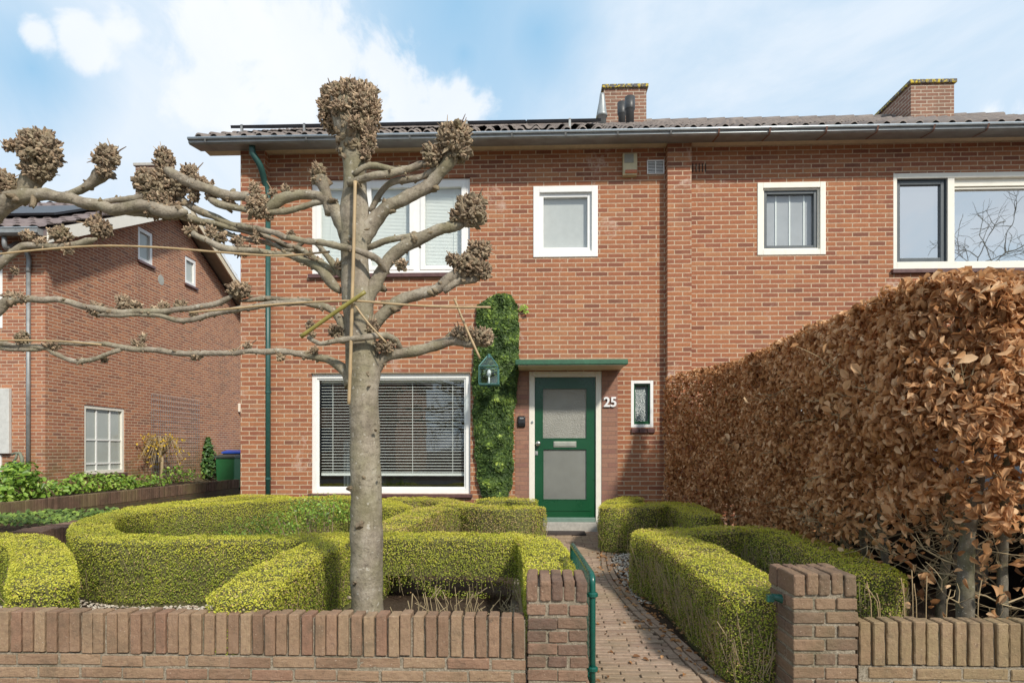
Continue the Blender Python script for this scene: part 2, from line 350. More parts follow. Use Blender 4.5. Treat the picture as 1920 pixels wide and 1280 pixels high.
def glass(name, tintc=(.9, .93, .92), ior=1.5, wav=.15, boost=1.0):
    t = NT(name); out = t.N['Material Output']; t.N.remove(t.b); tr = t.new('ShaderNodeBsdfTransparent'); tr.inputs[0].default_value = (*tintc, 1)
    gl = t.new('ShaderNodeBsdfGlossy'); gl.inputs['Roughness'].default_value = .01; gl.inputs[0].default_value = (1, 1, 1, 1)
    bp = t.bump(t.noise(1.6, 2, .5), wav, .01); t.L.new(bp, gl.inputs['Normal'])
    ge = t.new('ShaderNodeNewGeometry'); dp = t.new('ShaderNodeVectorMath', operation='DOT_PRODUCT'); t.L.new(ge.outputs['Normal'], dp.inputs[0]); t.L.new(ge.outputs['Incoming'], dp.inputs[1])
    f0 = ((ior - 1) / (ior + 1)) ** 2 * boost; sch = t.math('POWER', t.math('SUBTRACT', 1.0, t.math('ABSOLUTE', dp.outputs['Value'])), 5.0)
    fr = t.math('ADD', t.math('MULTIPLY', sch, 1 - f0), f0, True)
    mx = t.new('ShaderNodeMixShader'); t.L.new(fr, mx.inputs[0]); t.L.new(tr.outputs[0], mx.inputs[1]); t.L.new(gl.outputs[0], mx.inputs[2])
    t.L.new(mx.outputs[0], out.inputs[0]); return t.mat
M['glass'] = glass('window glass', (.95, .97, .96), boost=3.0); M['glassr'] = glass('coated reflective glass', (.8, .84, .86), 1.9, .12, 6.5)
M['lglass'] = glass('lantern glass', (.85, .9, .9), 1.5, .3, 2.0)
def frost(name, col, sc, st):
    t = NT(name); v = t.new('ShaderNodeTexVoronoi'); v.inputs['Scale'].default_value = sc; mp = t.new('ShaderNodeMapping'); mp.inputs['Scale'].default_value = (1, 1, 2.2)
    t.L.new(t.coord(), mp.inputs[0]); t.L.new(mp.outputs[0], v.inputs['Vector'])
    c = t.mix(t.rng_(t.noise(1.5, 3), .3, .7), tuple(k * .8 for k in col), tuple(k * 1.15 for k in col))
    return t.done(c, .22, t.bump(v.outputs['Distance'], st, .02), spec=.9)
M['frost'] = frost('hammered glass', (.27, .265, .23), 60, .32); M['frost2'] = frost('ground glass', (.20, .205, .185), 160, .2); M['frost3'] = frost('ribbed dark glass', (.12, .16, .16), 60, .4)
M['blind'] = plain('blind slat', (.80, .83, .80), .4, var=.02, bump=0)
M['net'] = plain('net curtain', (.40, .41, .43), .9, var=.12, sc=3, bump=0)
def curtainm(name, c1, c2, f):
    t = NT(name); w = t.new('ShaderNodeTexWave'); w.bands_direction = 'X'; w.inputs['Scale'].default_value = f; w.inputs['Distortion'].default_value = 1.2; t.L.new(t.coord(), w.inputs['Vector'])
    return t.done(t.mix(w.outputs['Fac'], c1, c2), .9, t.bump(w.outputs['Fac'], .6, .03))
M['curt'] = curtainm('pale curtain', (.42, .43, .45), (.66, .67, .68), 3.0); M['curtb'] = curtainm('blue grey curtain', (.22, .27, .28), (.38, .45, .47), 5); M['greycloth'] = curtainm('grey wavy curtain', (.34, .34, .36), (.50, .50, .50), 2.2)
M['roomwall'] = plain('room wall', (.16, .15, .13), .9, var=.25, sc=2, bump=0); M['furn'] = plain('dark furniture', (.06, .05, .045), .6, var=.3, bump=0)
def leafm(name, stops, rough=.45, trans=.25, spec=.4):
    t = NT(name); at = t.new('ShaderNodeAttribute'); at.attribute_name = 'tint'; c = t.ramp(at.outputs['Fac'], stops)
    out = t.N['Material Output']; tl = t.new('ShaderNodeBsdfTranslucent'); t.L.new(c, tl.inputs[0]); mx = t.new('ShaderNodeMixShader'); mx.inputs[0].default_value = trans
    t.done(c, rough, spec=spec); t.L.new(t.b.outputs[0], mx.inputs[1]); t.L.new(tl.outputs[0], mx.inputs[2]); t.L.new(mx.outputs[0], out.inputs[0]); return t.mat
# 0..0.5 mature leaves, 0.5..0.85 fresh yellow growth and painted sunlit tops, 0.85..1 straw
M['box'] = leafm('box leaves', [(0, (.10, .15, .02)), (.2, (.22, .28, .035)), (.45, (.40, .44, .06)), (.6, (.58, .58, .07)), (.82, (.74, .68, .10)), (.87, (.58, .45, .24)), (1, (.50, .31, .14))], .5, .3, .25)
M['boxcore'] = plain('hedge inside', (.12, .115, .04), .95, var=.5, sc=30, bump=1)
M['twig'] = plain('straw twig', (.36, .28, .16), .8, var=.3, sc=8, bump=0)
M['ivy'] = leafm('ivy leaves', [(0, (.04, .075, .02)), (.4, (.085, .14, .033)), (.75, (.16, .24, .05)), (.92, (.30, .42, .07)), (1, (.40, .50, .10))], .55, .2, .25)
M['beech'] = leafm('dry beech leaves', [(0, (.24, .11, .045)), (.3, (.50, .25, .105)), (.6, (.70, .41, .20)), (.85, (.84, .55, .31)), (1, (.94, .68, .42))], .5, .45, .3)
M['shrub'] = leafm('fresh shrub leaves', [(0, (.09, .17, .025)), (.5, (.22, .38, .05)), (1, (.42, .56, .10))], .4, .3)
M['fir'] = leafm('dark shrub leaves', [(0, (.03, .08, .025)), (.6, (.08, .18, .05)), (1, (.16, .28, .06))], .4, .2)
M['yellowleaf'] = leafm('yellow flowers', [(0, (.35, .22, .03)), (.6, (.65, .42, .03)), (1, (.75, .55, .06))], .5, .3)
def barkm(name, a, b, c3, sc=1.0, green=.5, br=.6):
    t = NT(name); n = t.noise(9 * sc, 8, .68, scl=(1, 1, .5)); f = t.noise(70 * sc, 6, .7); g = t.noise(3.2 * sc, 5, .6)
    ge = t.new('ShaderNodeNewGeometry'); s_ = t.new('ShaderNodeSeparateXYZ'); t.L.new(ge.outputs['Normal'], s_.inputs[0])
    c = t.ramp(n, [(.3, a), (.5, b), (.7, c3)]); c = t.mix(t.rng_(f, .5, .72, 0, .5), c, tuple(k * .45 for k in a)); c = t.mix(t.math('MULTIPLY', t.rng_(g, .45, .65), green), c, (.17, .165, .06))
    c = t.mix(t.rng_(t.noise(38 * sc, 3, .5), .64, .70, 0, .8), c, (.46, .43, .36)); c = t.mix(t.rng_(t.noise(22 * sc, 6, .75, scl=(1, 1, 2.2)), .56, .66, 0, .65), c, tuple(k * .38 for k in a))
    wv = t.new('ShaderNodeTexWave'); wv.bands_direction = 'Z'; wv.inputs['Scale'].default_value = 6; wv.inputs['Distortion'].default_value = 9; wv.inputs['Detail'].default_value = 4; t.L.new(t.coord(), wv.inputs['Vector'])
    h = t.math('ADD', t.math('ADD', n, t.math('MULTIPLY', f, .5)), t.math('MULTIPLY', wv.outputs['Fac'], .12)); return t.done(c, .85, t.bump(h, br, .012), spec=.25)
M['bark'] = barkm('smooth grey bark', (.17, .14, .105), (.30, .255, .195), (.44, .39, .31), green=.4, br=.9)
M['knob'] = barkm('gnarled knob bark', (.15, .105, .07), (.29, .225, .15), (.46, .37, .25), 2.6, .25, 1.0)
M['nub'] = NT('cut shoot stubs'); _g = M['nub'].new('ShaderNodeNewGeometry')
M['nub'] = M['nub'].done(M['nub'].ramp(_g.outputs['Random Per Island'], [(0, (.17, .12, .08)), (.4, (.29, .205, .135)), (.75, (.42, .30, .19)), (1, (.55, .43, .29))]), .9)
M['cane'] = plain('bamboo cane', (.42, .30, .16), .5, var=.2, sc=10); M['caneg'] = plain('green bamboo cane', (.26, .22, .05), .45, var=.2, sc=10)
M['beechbark'] = barkm('beech bark', (.10, .085, .06), (.165, .145, .11), (.24, .215, .17), 2.5, .5)
M['binG'] = plain('green bin plastic', (.03, .17, .06), .4, var=.1); M['binL'] = plain('dark bin lid', (.05, .07, .06), .5); M['blue'] = plain('blue bin lid', (.02, .08, .45), .4)
M['carpaint'] = plain('black car paint', (.006, .006, .009), .15, bump=0); M['tyre'] = plain('tyre rubber', (.015, .015, .015), .9)
M['leadgrey'] = plain('grey pvc flue', (.32, .34, .34), .45, .3); M['blackpipe'] = plain('black flue pipe', (.045, .045, .045), .45)
M['asphalt'] = plain('asphalt', (.06, .06, .06), .9, var=.2, sc=40)
M['cement'] = plain('cement patch', (.42, .42, .38), .9); M['winpane'] = plain('pale pane with curtain', (.42, .45, .42), .15, var=.1, sc=2, bump=0)
# ---------------------------------------------------------------- ground
def sheet(name, xs, ys, zf, mat):
    xs = np.array(xs); ys = np.array(ys); nx, ny = len(xs), len(ys)
    V = np.array([(x, y, zf(x, y)) for y in ys for x in xs]); i = np.arange(nx * ny).reshape(ny, nx)
    Fc = np.stack([i[:-1, :-1].ravel(), i[:-1, 1:].ravel(), i[1:, 1:].ravel(), i[1:, :-1].ravel()], 1)
    return npmesh(name, V, Fc, mat, smooth=True)
struct(sheet('ground', [-600, -60] + list(np.arange(-14, 12, .25)) + [60, 600], [-400, -30, 0, 2.2, 2.6] + list(np.arange(2.8, 9, .2)) + [9, 20, 60, 900],
             lambda x, y: gz(y) - .03 + (.012 * mnoise.noise((x * 3, y * 3, 0)) if 2.8 < y < 9 else 0), M['soil']))
struct(sheet('pavement', [-30, 30], [-1.2, 2.2, 2.6, 3.05], lambda x, y: gz(y) - .012, M['paving']))
struct(sheet('road', [-80, 80], [-9, -1.35], lambda x, y: gz(0) - .022, M['asphalt']))
struct(MB().box(-80, 80, -1.35, -1.2, -.25, gz(0) - .01).obj('kerb', M['concrete'], bevel=.01))
# ---------------------------------------------------------------- brick house
YF = 8.84; EZ = 5.255
def rect(px0, px1, py0, py1, Y=YF):
    pm, qm = (px0 + px1) / 2, (py0 + py1) / 2
    return U(px0, qm, Y=Y).x, U(px1, qm, Y=Y).x, U(pm, py1, Y=Y).z, U(pm, py0, Y=Y).z
def holed_wall(mb, x0, x1, z0, z1, holes, y, dep=.11):
    xs = sorted({x0, x1, *[h[0] for h in holes], *[h[1] for h in holes]}); zs = sorted({z0, z1, *[h[2] for h in holes], *[h[3] for h in holes]})
    for a, b in zip(xs, xs[1:]):
        for c, d in zip(zs, zs[1:]):
            mx, mz = (a + b) / 2, (c + d) / 2
            if any(h[0] < mx < h[1] and h[2] < mz < h[3] for h in holes): continue
            mb.add([(a, y, c), (b, y, c), (b, y, d), (a, y, d)], [(0, 1, 2, 3)])
    for h in holes:
        a, b, c, d = h[:4]; Y2 = y + dep
        mb.add([(a, y, c), (a, y, d), (a, Y2, d), (a, Y2, c)], [(0, 1, 2, 3)]); mb.add([(b, y, c), (b, Y2, c), (b, Y2, d), (b, y, d)], [(0, 1, 2, 3)])
        mb.add([(a, y, c), (a, Y2, c), (b, Y2, c), (b, y, c)], [(0, 1, 2, 3)]); mb.add([(a, y, d), (b, y, d), (b, Y2, d), (a, Y2, d)], [(0, 1, 2, 3)])
HX0 = U(452, 500, Y=YF - .12).x; HX1 = 8.6
W1 = rect(583, 882, 699, 925); W2 = rect(583, 881, 334, 513); W3 = rect(1000, 1121, 349, 482); W4 = rect(1420, 1548, 342, 478)
W5 = rect(1675, 2090, 322, 503); W6 = rect(1183, 1225, 713, 801); DR = list(rect(992, 1128, 696, 986)); DR[2] = .06; DR = tuple(DR)
W7 = (3.3, 5.9, .75, 2.35); D8 = (2.35, 3.2, .05, 2.25)
house = thing('brick_house', 'red brick house numbered 25 with green front door, long grey gutter and two chimneys', 'house', (2, 12.9, 0))
mb = MB(); holed_wall(mb, HX0 + .002, HX1, -.35, EZ, [W1, W2, W3, W4, W5, W6, DR, W7], YF)
RY = YF + 4.1; SL = .52; RZ = 5.30 + (RY - 8.38) * SL; YB = YF + 8.2
for X in (HX0, HX1):
    mb.add([(X, YF, -.3), (X, YB, -.3), (X, YB, EZ), (X, RY, RZ - .12), (X, YF, EZ)], [(0, 1, 2, 3, 4)])
mb.add([(HX0, YB, -.3), (HX1, YB, -.3), (HX1, YB, EZ), (HX0, YB, EZ)], [(0, 1, 2, 3)])
wall = mb.obj('wall', M['brick'], house, recalc=False)
# pilasters left and between the two dwellings
px0 = U(1252, 500, Y=YF - .14).x; px1 = U(1297, 500, Y=YF - .14).x
for a, b in ((HX0 - .003, U(497, 500, Y=YF - .12).x), (px0, px1)):
    MB().box(a, b, YF - .13, YF + .02, -.3, EZ - .003).obj('pilaster', M['brick'], house)
# porch surround strips of duller brick
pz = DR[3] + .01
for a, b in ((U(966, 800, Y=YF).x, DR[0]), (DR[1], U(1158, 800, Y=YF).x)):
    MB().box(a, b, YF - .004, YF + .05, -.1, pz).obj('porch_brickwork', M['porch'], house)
def frame_ring(mb, r, w, y0, y1, m=0, bot=None, top=None):
    a, b, c, d = r; bw = w if bot is None else bot; tw = w if top is None else top
    mb.box(a, a + w, y0, y1, c, d, m); mb.box(b - w, b, y0, y1, c, d, m); mb.box(a + w, b - w, y0, y1, d - tw, d, m); mb.box(a + w, b - w, y0, y1, c, c + bw, m)
def ins(r, w, bot=None, top=None): return (r[0] + w, r[1] - w, r[2] + (w if bot is None else bot), r[3] - (w if top is None else top))
def pane(r, y, mat, parent, name='pane'):
    a, b, c, d = r[0] - .005, r[1] + .005, r[2] - .005, r[3] + .005
    return MB().add([(a, y, c), (b, y, c), (b, y, d), (a, y, d)], [(0, 1, 2, 3)]).obj(name, mat, parent, recalc=False)
def room(name, r, parent, depth=3.2, wallm='roomwall'):
    a, b, c, d = r; e = .9
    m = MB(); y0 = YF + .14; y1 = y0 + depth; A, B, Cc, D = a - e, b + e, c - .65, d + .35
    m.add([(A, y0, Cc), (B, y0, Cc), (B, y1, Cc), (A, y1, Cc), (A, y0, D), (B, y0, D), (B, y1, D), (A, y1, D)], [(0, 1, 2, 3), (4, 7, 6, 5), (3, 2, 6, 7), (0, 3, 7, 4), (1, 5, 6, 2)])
    return m.obj(name, M[wallm], parent, recalc=False)
# ground floor window
def win(r, w, mat, dy=.045, **k):
    m = MB(); frame_ring(m, r, w, YF + dy, YF + .12, **k); return m.obj('window', mat, house, bevel=.004)
w1 = win(W1, .07, M['white']); r1 = ins(W1, .07)
m = MB(); frame_ring(m, r1, .022, YF + .062, YF + .1); m.obj('frame', M['white'], w1, bevel=.003); r1 = ins(r1, .022)
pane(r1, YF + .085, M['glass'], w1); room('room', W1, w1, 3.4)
zt = r1[3] - .02; zb = U(730, 888, Y=YF + .15).z
def slats(name, r, z0, z1, n, y, depth, tilt, mat, parent, rail=True):
    m = MB()
    for i in range(n):
        z = z1 - (z1 - z0) * i / (n - 1); dz = math.sin(tilt) * depth / 2; dyy = math.cos(tilt) * depth / 2
        m.box(r[0], r[1], y - dyy - .002, y - dyy, z - dz - .0025, z - dz + .0025) if rail == 2 else None; m.add([(r[0], y - dyy, z - dz), (r[1], y - dyy, z - dz), (r[1], y, z + .003), (r[0], y, z + .003), (r[1], y + dyy, z + dz), (r[0], y + dyy, z + dz)], [(0, 1, 2, 3), (3, 2, 4, 5)])
    if rail: m.box(r[0], r[1], y - .02, y + .02, z0 - .055, z0 - .018); m.box(r[0], r[1], y - .02, y + .02, z1 + .02, z1 + .05)
    for k in range(4):
        x = r[0] + (r[1] - r[0]) * (.08 + .28 * k); m.box(x - .003, x + .003, y - depth / 2 - .002, y - depth / 2, z0 - .02, z1 + .02)
    return m.obj(name, mat, parent, recalc=False)
slats('venetian_blind', (r1[0] + .01, r1[1] - .01), zb + .03, zt - .03, 31, YF + .16, .026, .12, M['blind'], w1, rail=2)
# things dimly seen in the room
m = MB(); m.box(W1[0] + .1, W1[0] + .62, YF + 1.2, YF + 1.9, W1[2] - .5, W1[2] + .75); m.obj('chair_cover', M['curtb'], w1)
m = MB(); m.box(-1.15, -.75, YF + 2.4, YF + 2.5, W1[2] - .5, W1[2] + 1.25); m.box(-.6, -.1, YF + 2.6, YF + 2.7, W1[2] - .5, W1[2] + 1.0); m.obj('room_curtain', M['curtb'], w1)
m = MB(); m.box(-2.3, -1.3, YF + 2.2, YF + 3.0, W1[2] - .5, W1[2] + .35); m.box(-1.6, -1.35, YF + 3.1, YF + 3.3, W1[2], W1[2] + 1.4); m.obj('furniture', M['furn'], w1)
MB().box(W1[0] - .03, W1[1] + .03, YF - .05, YF + .06, W1[2] - .05, W1[2] - .003).obj('sill', M['sill'], w1, bevel=.006)
# big upper window: three sashes
w2 = win(W2, .06, M['white']); r2 = ins(W2, .06); tot = r2[1] - r2[0]; X = lambda px: U(px, 420, Y=YF).x
ml = MB(); xm1, xm2 = X(684), X(781); xm1 = X(680)
for q in (xm1, xm2): MB().box(q - .045, q + .045, YF + .05, YF + .118, r2[2], r2[3]).obj('mullion', M['white'], w2, bevel=.004)
for a, b in ((r2[0], xm1 - .045), (xm1 + .045, xm2 - .045), (xm2 + .045, r2[1])):
    q = (a, b, r2[2], r2[3]); s_ = MB(); frame_ring(s_, q, .062, YF + .035, YF + .105); so = s_.obj('sash', M['white'], w2, bevel=.004); pane(ins(q, .062), YF + .08, M['glass'], so)
slats('closed_blind', (r2[0] + .01, r2[1] - .01), r2[2] + .02, r2[3] - .06, 58, YF + .15, .034, 1.15, M['blind'], w2)
MB().box(W2[0] - .03, W2[1] + .03, YF - .05, YF + .05, W2[2] - .06, W2[2] - .003).obj('sill', M['sill'], w2, bevel=.006)
# small upper window
w3 = win(W3, .085, M['white'], dy=-.012); r3 = ins(W3, .085); s_ = MB(); frame_ring(s_, r3, .055, YF + .03, YF + .1); so = s_.obj('sash', M['white'], w3, bevel=.004)
pane(ins(r3, .055), YF + .075, M['glass'], so); MB().box(r3[0], r3[1], YF + .11, YF + .12, r3[2], r3[3]).obj('roller_blind', plain('pale roller blind', (.50, .51, .50), .9, var=.06, bump=0), w3)
# right small window: grey sash, curtain with pale stripes
w4 = win(W4, .075, M['cream'], dy=-.012); r4 = ins(W4, .075); s_ = MB(); frame_ring(s_, r4, .022, YF + .02, YF + .11); s_.obj('frame', M['cream'], w4, bevel=.003); r4 = ins(r4, .022)
s_ = MB(); frame_ring(s_, r4, .045, YF + .04, YF + .1); so = s_.obj('sash', M['greysash'], w4, bevel=.004); pane(ins(r4, .045), YF + .08, M['glass'], so)
MB().box(r4[0], r4[1], YF + .13, YF + .14, r4[2], r4[3]).obj('curtain', M['net'], w4); m = MB()
for k in (.27, .53, .8): x = r4[0] + (r4[1] - r4[0]) * k; m.box(x - .009, x + .009, YF + .118, YF + .128, r4[2] + .05, r4[3] - .03)
m.obj('curtain_cord', M['blind'], w4)
# right large window
w5 = win(W5, .05, M['cream'], dy=.0, bot=.10, top=.07); r5 = ins(W5, .05, .10, .07); xm = U(1784, 420, Y=YF).x
MB().box(xm - .045, xm + .045, YF + .005, YF + .115, r5[2], r5[3]).obj('mullion', M['cream'], w5, bevel=.004)
q = (r5[0], xm - .045, r5[2], r5[3]); s_ = MB(); frame_ring(s_, q, .012, YF + .03, YF + .11, 0); frame_ring(s_, ins(q, .012), .055, YF + .05, YF + .105, 0)
so = s_.obj('sash', M['greysash'], w5, bevel=.004); pane(ins(q, .067), YF + .085, M['glassr'], so)
q = (xm + .045, r5[1], r5[2], r5[3]); m = MB(); m.box(q[0], q[1], YF + .05, YF + .1, q[3] - .10, q[3]); m.box(q[0], q[1], YF + .03, YF + .1, q[3] - .105, q[3] - .075); m.box(q[0], q[1], YF + .04, YF + .1, q[3] - .14, q[3] - .125); m.obj('trickle_vent', M['cream'], w5)
pane((q[0], q[1], q[2], q[3] - .12), YF + .085, M['glassr'], w5)
MB().box(r5[0], xm, YF + .125, YF + .13, r5[2], r5[3]).obj('curtain', plain('smoky net', (.16, .16, .165), .9, var=.3, sc=2, bump=0), w5); MB().box(xm + .01, r5[1], YF + .3, YF + .31, r5[2], r5[3]).obj('curtain', M['net'], w5)
MB().box(W5[0] - .03, W5[1] + .03, YF - .05, YF + .05, W5[2] - .06, W5[2] - .003).obj('sill', M['sill'], w5, bevel=.006)
# toilet window
w6 = win(W6, .042, M['white'], dy=.0); r6 = ins(W6, .042); s_ = MB(); frame_ring(s_, r6, .022, YF + .03, YF + .1, bot=.045); so = s_.obj('sash', M['greenpaint'], w6, bevel=.003); pane(ins(r6, .022), YF + .08, M['frost3'], so)
m = MB(); wq = (W6[1] - W6[0] + .02) / 3
for k in range(3): x = W6[0] + .0 + wq * k; m.box(x + .004, x + wq - .004, YF - .03, YF + .04, W6[2] - .075, W6[2] - .012)
m.obj('sill', M['sill'], w6, bevel=.006)
# openings of the right hand dwelling behind the beech hedge
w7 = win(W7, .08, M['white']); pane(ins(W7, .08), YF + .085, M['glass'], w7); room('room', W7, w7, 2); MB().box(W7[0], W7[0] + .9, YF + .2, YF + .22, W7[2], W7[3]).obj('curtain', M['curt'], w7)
if 0: d8 = win(D8, .06, M['white']); MB().box(D8[0] + .06, D8[1] - .06, YF + .06, YF + .1, D8[2] + .02, D8[3] - .06).obj('door_leaf', M['white'], d8, bevel=.004)
# front door
m = MB(); a, b, c, d = DR; fw = .078
m.box(a, a + fw, YF + .005, YF + .12, c + .06, d); m.box(b - fw, b, YF + .005, YF + .12, c + .06, d); m.box(a + fw, b - fw, YF + .005, YF + .12, d - fw, d)
fr = m.obj('door_frame', M['cream'], house, bevel=.004)
MB().box(a - .02, b + .03, YF - .07, YF + .15, c - .13, c + .06).obj('threshold', M['concrete'], fr, bevel=.006)
MB().tube([(a + fw / 2 + .005, YF + .012, U(995, 791, Y=YF).z), (a + fw / 2 + .005, YF - .008, U(995, 791, Y=YF).z)], .017, 14).obj('bell_push', M['steel'], fr)
q = (a + fw + .003, b - fw - .003, c + .085, d - fw - .004); Z = lambda py: U(1060, py, Y=YF).z; XX = lambda px: U(px, 800, Y=YF).x
g1 = (XX(1017), XX(1101), Z(822), Z(727)); g2 = (XX(1018), XX(1101), Z(937), Z(841))
m = MB(); holed_wall(m, q[0], q[1], q[2], q[3], [g1, g2], YF + .04, .04)
zl = Z(957); m.box(q[0] + .08, q[1] - .06, YF + .032, YF + .041, zl - .005, zl + .002)
door = m.obj('front_door', M['greenpaint'], house, recalc=False)
for g, mt in ((g1, 'frost'), (g2, 'frost2')):
    pane(g, YF + .058, M[mt], door, 'glass_panel'); s_ = MB(); frame_ring(s_, (g[0] - .006, g[1] + .006, g[2] - .006, g[3] + .006), .014, YF + .036, YF + .056); s_.obj('glazing_bead', M['greenpaint'], door)
MB().box(q[0] + .0, q[1], YF - .005, YF + .045, q[2] - .025, q[2] + .035).obj('weather_bar', plain('worn grey green board', (.16, .24, .20), .5), door, bevel=.006)
m = MB(); zq = (Z(827) + Z(837)) / 2; xa, xb = XX(1038), XX(1081); m.box(xa, xb, YF + .028, YF + .04, Z(838), Z(827)); m.box(xa + .012, xb - .012, YF + .02, YF + .03, Z(836), Z(829)); m.obj('letter_plate', M['brass'], door, bevel=.003)
m = MB(); p = U(1009, 831, Y=YF); m.tube([(p.x, YF + .04, p.z), (p.x, YF + .01, p.z), (p.x, YF - .0, p.z), (p.x, YF - .02, p.z), (p.x, YF - .03, p.z)], [.03, .018, .036, .034, .02], 18); m.obj('door_knob', M['steel'], door, smooth=True)
m = MB(); p = U(1006, 849, Y=YF); m.box(p.x - .02, p.x + .02, YF + .026, YF + .04, p.z - .028, p.z + .028); m.tube([(p.x, YF + .03, p.z), (p.x, YF + .018, p.z)], .011, 12); m.obj('lock', M['steel'], door, bevel=.002)
# door canopy
m = MB(); ca = U(966, 679, Y=YF - .55); cb = U(1178, 679, Y=YF - .55); zu = U(1060, 684, Y=YF - .55).z
m.prism([(YF - .55, zu + .004), (YF + .01, zu + .03), (YF + .01, zu + .09), (YF - .545, zu + .075)], 'x', ca.x, cb.x); can = m.obj('door_canopy', M['greenold'], house, bevel=.012)
MB().prism([(YF - .53, zu - .004), (YF + .0, zu - .004), (YF + .0, zu + .028), (YF - .53, zu + .003)], 'x', ca.x + .035, cb.x - .035).obj('soffit_board', M['beige'], can)
MB().box(ca.x + .0, cb.x - .0, YF - .03, YF - .002, zu + .09, zu + .125).obj('lead_flashing', M['zinc'], can)
# house number
def text(s, name, size, loc, ext, mat, parent, off=.0):
    cu = bpy.data.curves.new(name, 'FONT'); cu.body = s; cu.size = size; cu.extrude = ext; cu.offset = off; cu.align_x = 'CENTER'
    t = bpy.data.objects.new(name, cu); COL.objects.link(t); bpy.context.view_layer.update()
    me = bpy.data.meshes.new_from_object(t.evaluated_get(bpy.context.evaluated_depsgraph_get())); bpy.data.objects.remove(t)
    me.materials.clear(); me.materials.append(mat); me.transform(Matrix.Translation(loc) @ Matrix.Rotation(R(90), 4, 'X')); return link(name, me, parent)
for ch, pc in (('2', 1137.5), ('5', 1150)):
    p = U(pc, 762, Y=YF); text(ch, 'number_digit', .185, (p.x, YF - .02, p.z), .011, plain('white enamel digit', (.82, .82, .82), .3, bump=0), house, .0045)
# upper fixings, vents
def grille(r, y, parent):
    m = MB(); frame_ring(m, r, .012, y - .018, y + .01); xm_ = (r[0] + r[1]) / 2; m.box(xm_ - .006, xm_ + .006, y - .016, y + .01, r[2], r[3]); o = m.obj('vent_grille', M['white'], parent); m = MB(); n = 9
    for i in range(n): z = r[2] + .014 + (r[3] - r[2] - .028) * i / (n - 1); m.prism([(y - .014, z - .009), (y, z + .005), (y, z + .009), (y - .014, z - .003)], 'x', r[0] + .01, r[1] - .01)
    m.obj('louvre', M['white'], o); MB().box(r[0] + .01, r[1] - .01, y - .002, y + .004, r[2] + .01, r[3] - .01).obj('backing', M['darkin'], o)
grille(rect(1213, 1245, 301, 327), YF - .003, house)
m = MB()
for k in range(5): x = U(1299 + k * 6, 314, Y=YF).x; m.box(x - .006, x + .006, YF - .003, YF + .02, U(1300, 323, Y=YF).z, U(1300, 307, Y=YF).z)
m.obj('air_slot', M['darkin'], house)
# gutter, soffit, brackets
GX0 = U(352, 262, Y=YF - .47).x; GX1 = HX1 + .4
SX0 = U(385, 285, Y=YF - .1).x
MB().box(SX0, GX1, YF - .16, YF + .03, EZ + .001, EZ + .022).obj('soffit', M['beige'], house)
prof = [(-.475, 5.292), (-.488, 5.30), (-.49, 5.318), (-.475, 5.328), (-.46, 5.32), (-.455, 5.275), (-.435, 5.245), (-.16, 5.222), (-.135, 5.24), (-.135, 5.33), (-.15, 5.33), (-.155, 5.25), (-.42, 5.258), (-.44, 5.29)]
prof = [(-.49, 5.268), (-.478, 5.281), (-.462, 5.275), (-.458, 5.235), (-.452, 5.212), (-.43, 5.198), (-.17, 5.24), (-.135, 5.245), (-.135, 5.30), (-.150, 5.30), (-.152, 5.258), (-.42, 5.218), (-.44, 5.25), (-.46, 5.25), (-.485, 5.248)]
gut = MB().prism([(YF + a, b) for a, b in prof], 'x', GX0, GX1).obj('gutter', M['zinc'], house)
MB().tube([(GX0, YF - .474, 5.265), (GX1, YF - .474, 5.265)], .017, 10).obj('gutter_lip', M['zincl'], gut, smooth=True)
MB().tube([(GX0, YF - .452, 5.218), (GX1, YF - .452, 5.218)], .008, 8).obj('gutter_bead', M['zincl'], gut, smooth=True)
MB().add([(GX0 + .002, YF + a, b) for a, b in [(-.47, 5.265), (-.455, 5.212), (-.43, 5.198), (-.17, 5.24), (-.135, 5.245), (-.135, 5.30)]], [(0, 1, 2, 3, 4, 5)]).obj('gutter_end', M['zinc'], gut, recalc=False)
for i, pc in enumerate([390, 578, 672, 770, 862, 960, 1060, 1157, 1256, 1345, 1440, 1545, 1640, 1745, 1845, 1950]):
    x = U(pc, 262, Y=YF - .4).x; m = MB(); w = .012
    pp = [(YF - .494, 5.262), (YF - .466, 5.212), (YF - .437, 5.194), (YF - .17, 5.235)]
    for (a1, b1), (a2, b2) in zip(pp, pp[1:]): m.add([(x - w, a1, b1 - .004), (x + w, a1, b1 - .004), (x + w + (a2 - a1) * 0, a2, b2 - .004), (x - w, a2, b2 - .004)], [(0, 1, 2, 3)])
    m.obj('gutter_bracket', M['rust'] if pc > 1300 else M['zinc'], gut, recalc=False)
